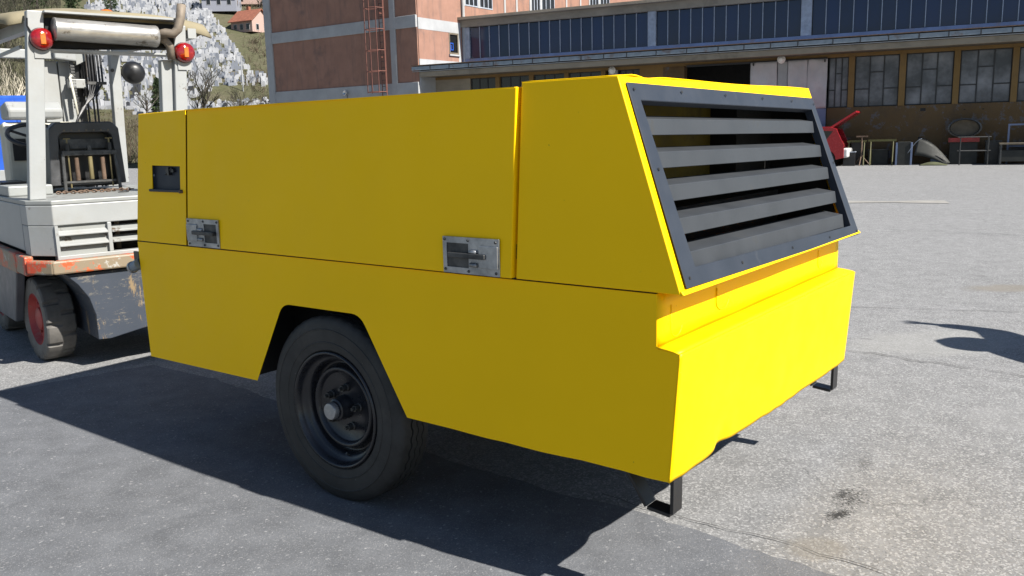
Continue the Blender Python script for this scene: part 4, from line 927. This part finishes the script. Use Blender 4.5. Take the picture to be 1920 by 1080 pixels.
# orange strip
for pts_, nm in (([(-.10, -.78), (-.22, -.60), (-.16, -.56), (-.06, -.72)], 'orange_strip'), ([(-.10, -.78), (-.06, -.70), (WR, -.70), (WR, -.78)], 'orange_strip')):
    plan(.685, .775, pts_, nm, 'orange', .012)
plan(.67, .80, [(-.22, -.58), (-.16, -.56), (-.16, -.30), (-.22, -.30)], 'orange_strip', 'orange', .012); plan(.66, .80, [(-.22, -.29), (-.16, -.29), (-.16, 1.5), (-.22, 1.5)], 'orange_strip', 'orange', .012)
# counterweight skirt: cut away for the wheel
sk_ = [(-.02, .675), (.05, .60), (.11, .50), (.14, .38), (.14, .21), (.22, .205), (.45, .245), (WR, .25), (WR, .675)]
MB().slab([(x, -.74, z) for x, z in sk_], (0, .60, 0)).build('counterweight', 'skirt', FK, bevel=.005, seg=2)
MB().box(.5, -.742, .52, .56, -.70, .60).build('tow_hole', 'matte_black', FK)
# grey side skirt
MB().slab([(-.19, .16, .25), (-.19, 1.5, .23), (-.19, 1.5, .655), (-.19, -.10, .665), (-.19, .0, .5)], (.06, 0, 0)).build('side_skirt', 'grey_panel', FK, bevel=.01)
MB().box(-.12, .2, .3, WR, 1.4, .66).build('chassis', 'matte_black', FK)
# steered rear wheels
def fwheel(x, y, ang, r=.30, w=.20):
    d = Vector((cos(ang), sin(ang), 0)); c = Vector((x, y, r)); mx = axis(c-d*w/2, d)
    seg = 144; rows = [(r*.62, .012), (r*.75, 0), (r*.95, .004), (r*.99, .014), (r, .028), (r*1.002, .028+(w-.056)*.5), (r, w-.028), (r*.99, w-.014), (r*.95, w-.004), (r*.75, w), (r*.62, w-.012)]
    vs = []
    for i, (rr, z_) in enumerate(rows):
        for q in range(seg):
            lug = ((q % 12) < 2 and i in (2, 3, 4)) or (((q+6) % 12) < 2 and i in (6, 7, 8)); vs.append(mx @ Vector(((rr-(.022 if lug else 0))*cos(2*pi*q/seg), (rr-(.022 if lug else 0))*sin(2*pi*q/seg), z_)))
    wh = MB().add(vs, [(k*seg+q, k*seg+(q+1) % seg, (k+1)*seg+(q+1) % seg, (k+1)*seg+q) for k in range(len(rows)-1) for q in range(seg)]).build('wheel', 'tyre_dusty', FK, smooth='auto')
    MB().lathe([(r*.63, .015), (r*.60, .01), (r*.55, .035), (r*.50, .055), (r*.30, .06), (r*.26, .03), (r*.15, .02), (.001, .02)], mx, 40).build('rim', 'red_rim', wh, smooth='auto')
    for k in range(6):
        p = mx @ Vector((r*.40*cos(k*pi/3), r*.40*sin(k*pi/3), .045)); MB().lathe([(.012, .015), (.011, 0), (.001, 0)], axis(p, d), 6).build('wheel_nut', 'red_rim', wh)
fwheel(-.02, -.12, RD(3), .30, .20); fwheel(.95, -.12, RD(3), .30, .20)
fwheel(.0, 1.25, 0, .33, .22)
# overhead guard posts
def post(a, b, w, d, name='guard_post', mat='white'):
    a = Vector(a); b = Vector(b); vs = [a+Vector((sx*w/2, sy*d/2, 0)) for sx, sy in ((-1, -1), (1, -1), (1, 1), (-1, 1))] + [b+Vector((sx*w/2, sy*d/2, 0)) for sx, sy in ((-1, -1), (1, -1), (1, 1), (-1, 1))]
    return MB().add(vs, [(3, 2, 1, 0), (4, 5, 6, 7), (0, 1, 5, 4), (1, 2, 6, 5), (2, 3, 7, 6), (3, 0, 4, 7)]).build(name, mat, FK, bevel=.006)
post((-.085, -.50, 1.166), (.03, -.50, 2.38), .10, .075)
post((.88, -.50, 1.166), (.955, -.50, 2.34), .085, .07); post((.81, -.46, 1.166), (.865, -.46, 2.10), .10, .07)
post((1.02, 1.40, 1.166), (1.05, 1.40, 2.36), .08, .09); post((-.14, 1.40, 1.166), (.0, 1.40, 2.38), .08, .09)
# rails and roof
MB().slab([(.08, -.52, 2.34), (.92, -.52, 2.345), (.92, -.52, 2.18), (.08, -.52, 2.15)], (0, .14, 0)).build('muffler_tray', 'matte_black', FK)
MB().box(.07, -.60, 2.365, .95, -.38, 2.378).build('guard_rail', 'white', FK); MB().box(.08, -.54, 2.130, .93, -.38, 2.142).build('guard_rail', 'white', FK)
post((.0, -.48, 2.26), (.0, -.48, 2.32), .06, .06, 'guard_rail')
for x in (-.02, 1.03): MB().slab([(x, -.48, 2.26), (x, 1.44, 2.30), (x, 1.44, 2.37), (x, -.48, 2.33)], (.06, 0, 0)).build('guard_rail', 'white', FK)
MB().box(-.02, -.2, 2.17, .0, 1.4, 2.19).build('guard_rail', 'white', FK)
def roof_fn(u, v):
    a = (u-.5)*2; b = (v-.5)*2; x = .55 + a*.74*(1-.10*b*b); y = .06 + b*.56*(1-.10*a*a); return (x, y, 2.44 - .06*abs(a)**3 - .05*abs(b)**4 + .01*sin(a*5)*sin(b*4) - (.05 if abs(a) > .99 or abs(b) > .99 else 0))
gridsheet(roof_fn, 30, 30, 'canvas_roof', 'canvas', FK, .012)
bc = MB().lathe([(.001, .065), (.035, .062), (.052, .048), (.058, .02), (.058, 0)], axis((.62, .0, 2.425), (0, 0, 1)), 20).build('beacon', 'amber', FK, smooth=True)
# muffler
mu = MB().lathe([(.001, 0), (.066, .004), (.074, .010), (.074, .02), (.072, .03), (.072, .62), (.074, .63), (.074, .66), (.070, .668), (.001, .672)], axis((.11, -.575, 2.265), (1, .02, -.022)), 32).build('muffler', 'muffler', FK, smooth='auto')
ep = [(.78, -.58, 2.26), (.83, -.60, 2.275), (.875, -.62, 2.27), (.905, -.63, 2.30), (.93, -.63, 2.38), (.945, -.63, 2.47)]
MB().tube(ep, .031, 12).build('exhaust_pipe', 'pipe_rust', FK, smooth=True)
MB().lathe([(.024, 0), (.024, .012), (.001, .012)], axis((.945, -.63, 2.463), (.01, 0, 1)), 12).build('exhaust_mouth', 'matte_black', FK)
MB().tube([(.79, -.56, 2.235), (.83, -.56, 2.23), (.865, -.555, 2.19), (.875, -.54, 2.10)], .028, 10).build('exhaust_pipe', 'pipe_rust', FK, smooth=True)
# tail lamps
for x, z in ((.045, 2.20), (.965, 2.15)):
    tl = MB().lathe([(.07, .0), (.068, .03), (.05, .045), (.001, .05)][::1], axis((x, -.545, z), (0, -1, 0)), 28).build('tail_lamp', 'red_lens', FK, smooth=True)
    MB().box(x-.016, -.598, z-.036, x+.016, -.586, z+.036).build('indicator', 'amber', tl, bevel=.004)
    MB().lathe([(.001, -.005), (.073, -.005), (.073, .006), (.07, .008)], axis((x, -.54, z), (0, -1, 0)), 28).build('lamp_housing', 'black', tl)
    MB().box(x-.05, -.545, z-.12, x+.045, -.535, z-.03).build('lamp_bracket', 'white', tl)
MB().tube([(-.025, -.54, 2.33), (-.03, -.545, 2.28), (.0, -.545, 2.22)], .006, 5).build('cable', 'black', FK)
# seat back seen from behind
sb = [(.16, 1.22), (.19, 1.64), (.24, 1.685), (.63, 1.69), (.68, 1.64), (.70, 1.22)]
sbi = [(.235, 1.24), (.25, 1.58), (.28, 1.61), (.60, 1.61), (.625, 1.58), (.645, 1.24)]
ST = MB().ring([(x, .20, z) for x, z in sb], [(x, .20, z) for x, z in sbi], (0, .14, 0)).build('seat', 'seat', FK, bevel=.022, seg=3)
MB().slab([(x, .30, z) for x, z in [(.2, 1.22), (.2, 1.66), (.66, 1.66), (.68, 1.22)]], (0, .04, 0)).build('back_board', 'black', ST)
MB().box(.18, .3, 1.20, .69, .75, 1.30).build('seat_cushion', 'seat', ST, bevel=.03, seg=3)
MB().box(.255, .17, 1.44, .64, .20, 1.475).build('cross_bar', 'steel_dark', ST, bevel=.003); MB().box(.27, .27, 1.49, .62, .29, 1.56).build('back_plate', 'steel_dark', ST)
for x in (.262, .628): MB().tube([(x, .19, 1.45), (x-.012 if x < .4 else x+.012, .16, 1.166)], .013, 8).build('support_leg', 'steel_dark', ST)
for x in (.30, .595):
    MB().tube([(x, .19, 1.20), (x, .19, 1.56)], .006, 6).build('adjuster_rod', 'brass', ST); MB().tube([(x, .19, 1.475), (x, .19, 1.53)], .017, 10).build('adjuster_sleeve', 'black', ST); MB().box(x-.024, .183, 1.56, x+.024, .197, 1.567).build('adjuster_handle', 'brass', ST)
for x in (.355, .54):
    pts_ = [(x+.014*cos(t*.9), .20+.014*sin(t*.9), 1.25+.17*t/160) for t in range(161)]; MB().tube(pts_, .0042, 4).build('spring', 'rust', ST, smooth=True)
MB().tube([(.45, .19, 1.26), (.45, .19, 1.43)], .016, 10).build('damper', 'brass', ST, smooth='auto'); MB().tube([(.45, .19, 1.475), (.45, .19, 1.51)], .018, 8).build('damper_cap', 'steel_dark', ST)
MB().box(.25, .18, 1.235, .64, .20, 1.25).build('lower_bar', 'steel_dark', ST)
for k in range(7): MB().box(.285+k*.052, .196, 1.62, .297+k*.052, .202, 1.632).build('staple', 'wood', ST)
# chain on deck
ch = MB(); rr = random.Random(2)
for k in range(22):
    x = .16+k*.024; y = -.02+.02*sin(k*.9)+rr.uniform(-.01, .01); a = rr.uniform(-.4, .4); q = [(x+.019*cos(t)*cos(a)-.009*sin(t)*sin(a)*(k % 2), y+.019*cos(t)*sin(a)+.009*sin(t)*cos(a)*(k % 2), 1.178+.009*sin(t)*(1-k % 2)) for t in [i*pi/4 for i in range(9)]]
    ch.tube(q, .0042, 4, False)
tag(ch.build('chain', 'rust', mx=Matrix.Translation((-3.402, 6.219, 0)) @ Matrix.Rotation(RD(40), 4, 'Z')), 'rusty chain lying on the forklift deck below the seat back', 'chain')
# steering wheel, dash, console, levers
mxs = axis((.26, .95, 1.60), (0, -.5, 1)); tor = [mxs @ Vector((.205*cos(t), .205*sin(t), 0)) for t in [i*2*pi/28 for i in range(29)]]
sw = MB().tube(tor, .018, 8, False).build('steering_wheel', 'black', FK, smooth=True)
for k in range(3): MB().tube([mxs @ Vector((0, 0, -.03)), mxs @ Vector((.2*cos(k*2.1+.5), .2*sin(k*2.1+.5), 0))], .012, 6).build('spoke', 'black', sw)
MB().tube([(.26, 1.0, 1.58), (.26, 1.25, 1.2)], .03, 8).build('steering_column', 'black', sw)
MB().slab([(.10, 1.28, 1.17), (.10, 1.52, 1.17), (.10, 1.52, 1.70), (.10, 1.36, 1.72), (.10, 1.26, 1.62)], (.55, 0, 0)).build('dashboard', 'cream', FK, bevel=.02)
MB().slab([(.14, 1.30, 1.74), (.14, 1.60, 1.74), (.14, 1.60, 1.86), (.14, 1.38, 1.89), (.14, 1.28, 1.82)], (.42, 0, 0)).build('dash_hood', 'white', FK, bevel=.02)
MB().box(.14, 1.25, 1.40, .24, 1.279, 1.58).build('gauge_panel', 'black', FK)
MB().box(-.15, .05, 1.166, .14, 1.0, 1.24).build('side_console', 'white_worn', FK, bevel=.01); MB().slab([(-.12, .45, 1.243), (.05, .45, 1.243), (.07, .9, 1.243), (-.12, .9, 1.243)], (0, 0, .012)).build('foot_mat', 'black', FK)
lv = MB().tube([(.755, .0, 1.17), (.82, .02, 1.35), (.86, .03, 1.50)], .008, 6).build('hand_lever', 'black', FK); MB().lathe([(.001, .035), (.014, .028), (.016, .012), (.008, -.01)], axis((.86, .03, 1.50), (.1, 0, 1)), 12).build('lever_knob', 'black', lv, smooth=True)
# mast
for x0, x1, nm in ((.50, .80, 'mast_channel'),):
    MB().box(.52, 1.75, .3, .66, 1.87, 2.26).build('mast_channel', 'white', FK, bevel=.008); MB().box(.672, 1.76, .3, .80, 1.87, 2.26).build('mast_channel', 'white', FK, bevel=.008)
    MB().box(.47, 1.70, .3, .515, 1.85, 2.5).build('mast_rail', 'rust', FK)
MB().box(1.0, 1.80, .3, 1.12, 1.95, 1.62).build('mast_channel', 'white', FK, bevel=.008)
MB().box(-.25, 1.68, 2.27, .68, 1.74, 2.345).build('mast_crossbar', 'white', FK, bevel=.006)
MB().slab([(.62, 1.62, 2.27), (.80, 1.62, 2.25), (.79, 1.62, 2.38), (.74, 1.62, 2.43), (.66, 1.62, 2.42), (.62, 1.62, 2.36)], (0, .12, 0)).build('mast_cap', 'white', FK, bevel=.012)
MB().slab([(.80, 1.66, 2.22), (.88, 1.66, 2.26), (.88, 1.66, 2.38), (.80, 1.66, 2.33)], (0, .06, 0)).build('pulley_plate', 'white_worn', FK, bevel=.004)
MB().box(.72, 1.66, 2.02, .87, 1.72, 2.10).build('mast_bracket', 'white', FK, bevel=.006)
MB().box(.802, 1.74, .3, .868, 1.80, 2.24).build('mast_dark_strip', 'black', FK)  # black strip added beside the mast channel to darken this part
mc = MB()
for k in range(16): mc.box(.765-.016, 1.66, 2.25-k*.026-.018, .765+.016, 1.69, 2.25-k*.026)
mc.build('lift_chain', 'steel_dark', FK)
for k in range(5):
    x = .875+k*.026; MB().tube([(x-.02, 1.70, 1.95), (x-.02, 1.70, 2.32), (x-.012, 1.66, 2.37), (x+.006, 1.62, 2.37), (x+.012, 1.60, 2.30), (x+.012, 1.60, 2.07), (x-.01-k*.012, 1.58, 1.97), (.80-k*.004, 1.55, 1.84), (.72, 1.5, 1.74), (.68, 1.5, 1.62)], .0095, 7).build('hydraulic_hose', 'black', FK, smooth=True)
MB().box(.86, 1.585, 2.05, 1.02, 1.615, 2.075).build('hose_clamp', 'steel_dark', FK)
for x in (.885, .935, .965): MB().tube([(x, 1.75, .4), (x, 1.75, 2.3)], .009, 6).build('lift_rod', 'black', FK)
MB().tube([(.745, 1.64, 2.13), (.725, 1.62, 2.11), (.74, 1.61, 1.95), (.76, 1.6, 1.7)], .011, 7).build('pale_hose', 'cream', FK, smooth=True)
# work lamp / mirror
wl = MB().lathe([(.001, .09), (.05, .085), (.085, .06), (.10, .02), (.10, .0), (.09, -.01), (.001, .0)], axis((1.19, 1.36, 2.145), (-.15, -.9, -.15)), 28).build('work_lamp', 'black', FK, smooth='auto')
MB().tube([(1.07, 1.40, 2.22), (1.13, 1.38, 2.19), (1.17, 1.37, 2.17)], .009, 6).build('lamp_arm', 'black', wl); MB().tube([(1.07, 1.40, 2.16), (1.12, 1.38, 2.10), (1.19, 1.37, 2.045)], .007, 6).build('lamp_arm', 'black', wl)
MB().tube([(1.01, 1.35, 2.16), (1.01, 1.34, 2.16)], .016, 8).build('bolt', 'black', FK)

# small forklift deck debris
dz = MB().slab([(-.0, 0, 0), (.06, .01, 0), (.09, .04, 0), (.03, .05, 0)], (0, 0, .008)).build('rag', 'steel_dark', mx=Matrix.Translation((-3.402, 6.219, 1.166)) @ Matrix.Rotation(RD(40), 4, 'Z') @ Matrix.Translation((.50, -.25, 0)))
tag(dz, 'scrap of grey cloth lying on the rear edge of the forklift deck', 'rag')

# blue machine behind the forklift
BM = thing('blue_cabinet', (-7.0, 12.4, 0), RD(20), 'tall blue metal machine cabinet with white lower corner, behind the forklift at left', 'machine cabinet')
MB().box(-.45, 0, .35, .62, .9, 2.22).build('cabinet_body', 'blue', BM, bevel=.03, seg=3); MB().box(-.42, -.015, .40, .08, 0, 2.15).build('door_panel', 'blue', BM, bevel=.005); MB().box(.10, -.015, .40, .60, 0, 2.15).build('door_panel', 'blue', BM, bevel=.005)
MB().box(-.47, -.02, .0, .64, .92, 1.2).build('base', 'white', BM, bevel=.02); MB().box(.02, -.04, 1.4, .06, -.015, 1.6).build('handle', 'black', BM); MB().box(.15, -.03, 1.45, .5, -.016, 1.95).build('notice_board', 'white', BM)
# white low kerb block right of the lever
kb = MB().slab([(-.5, 0, 0), (.5, 0, 0), (.42, 0, .35), (-.5, 0, .35)], (0, .5, 0)).build('concrete_block', 'band', bevel=.02); kb.location = (-8.0, 18.5, 0)
tag(kb, 'pale concrete block on the yard behind the forklift seat', 'block')

# ------------------------------------------------------------------ bystander whose shadow falls on the yard
PS = thing('person', (4.74, 4.90, 0), RD(59), 'person in dark clothing beyond the right edge raising one hand', 'person')
def skin_obj(name, verts, edges, rad, mat, root, par=PS):
    me = bpy.data.meshes.new(name); me.from_pydata(verts, edges, []); o = bpy.data.objects.new(name, me); COL.objects.link(o); o.parent = par
    o.modifiers.new('skin', 'SKIN'); sv = me.skin_vertices[0].data
    for i, r in enumerate(rad): sv[i].radius = r if isinstance(r, tuple) else (r, r)
    sv[root].use_root = True; ss = o.modifiers.new('sub', 'SUBSURF'); ss.levels = 2; ss.render_levels = 2; me.materials.append(M[mat]); return o
bv = [(0, 0, .92), (0, 0, 1.15), (0, 0, 1.38), (0, 0, 1.50), (0, -.01, 1.60), (0, -.01, 1.70),
      (.10, 0, .88), (.12, .01, .48), (.12, 0, .07), (.13, -.14, .04), (-.10, 0, .88), (-.12, .01, .48), (-.12, 0, .07), (-.13, -.14, .04),
      (.19, 0, 1.40), (.44, -.05, 1.62), (.50, -.08, 2.02), (.50, -.09, 2.12), (-.19, 0, 1.40), (-.46, .04, 1.18), (-.30, -.16, 1.08), (-.24, -.2, 1.08)]
be = [(0, 1), (1, 2), (2, 3), (3, 4), (4, 5), (0, 6), (6, 7), (7, 8), (8, 9), (0, 10), (10, 11), (11, 12), (12, 13), (2, 14), (14, 15), (15, 16), (16, 17), (2, 18), (18, 19), (19, 20), (20, 21)]
br = [(.16, .11), (.15, .11), (.17, .12), (.06, .06), (.13, .13), (.10, .11), .095, .065, .045, .04, .095, .065, .045, .04, .07, .05, .035, .04, .07, .05, .035, .04]
skin_obj('body', bv, be, br, 'skin', 0)
skin_obj('jacket', [(0, 0, .86), (0, 0, 1.15), (0, 0, 1.44), (.20, 0, 1.46), (.44, -.05, 1.62), (.50, -.08, 1.98), (-.20, 0, 1.41), (-.47, .04, 1.18), (-.33, -.13, 1.10)], [(0, 1), (1, 2), (2, 3), (3, 4), (4, 5), (2, 6), (6, 7), (7, 8)], [(.28, .18), (.28, .18), (.26, .17), .13, .10, .085, .14, .12, .08], 'jacket', 0)
skin_obj('trousers', [(0, 0, .93), (.10, 0, .86), (.12, .01, .48), (.12, 0, .10), (-.10, 0, .86), (-.12, .01, .48), (-.12, 0, .10)], [(0, 1), (1, 2), (2, 3), (0, 4), (4, 5), (5, 6)], [(.17, .13), .11, .085, .07, .11, .085, .07], 'jacket', 0)
for k in range(5):
    a = (k-2)*.16; L_ = (.06, .085, .095, .085, .07)[k] if k else .06; b0 = Vector((.50+.018*(k-2), -.10, 2.17))
    MB().tube([b0-Vector((0, 0, .03)), b0+Vector((a*.04, -.005, L_*.5)), b0+Vector((a*.08, -.015, L_))], [.010, .009, .007], 8).build('finger', 'skin', PS, smooth=True)
MB().lathe([(.001, .13), (.09, .12), (.125, .07), (.13, .02), (.21, -.01), (.21, -.02), (.12, -.02), (.001, -.02)], axis((-.05, 0, 1.69), (0, 0, 1)), 24).build('hat', 'hair', PS, smooth=True)
print('objects', len(bpy.data.objects))
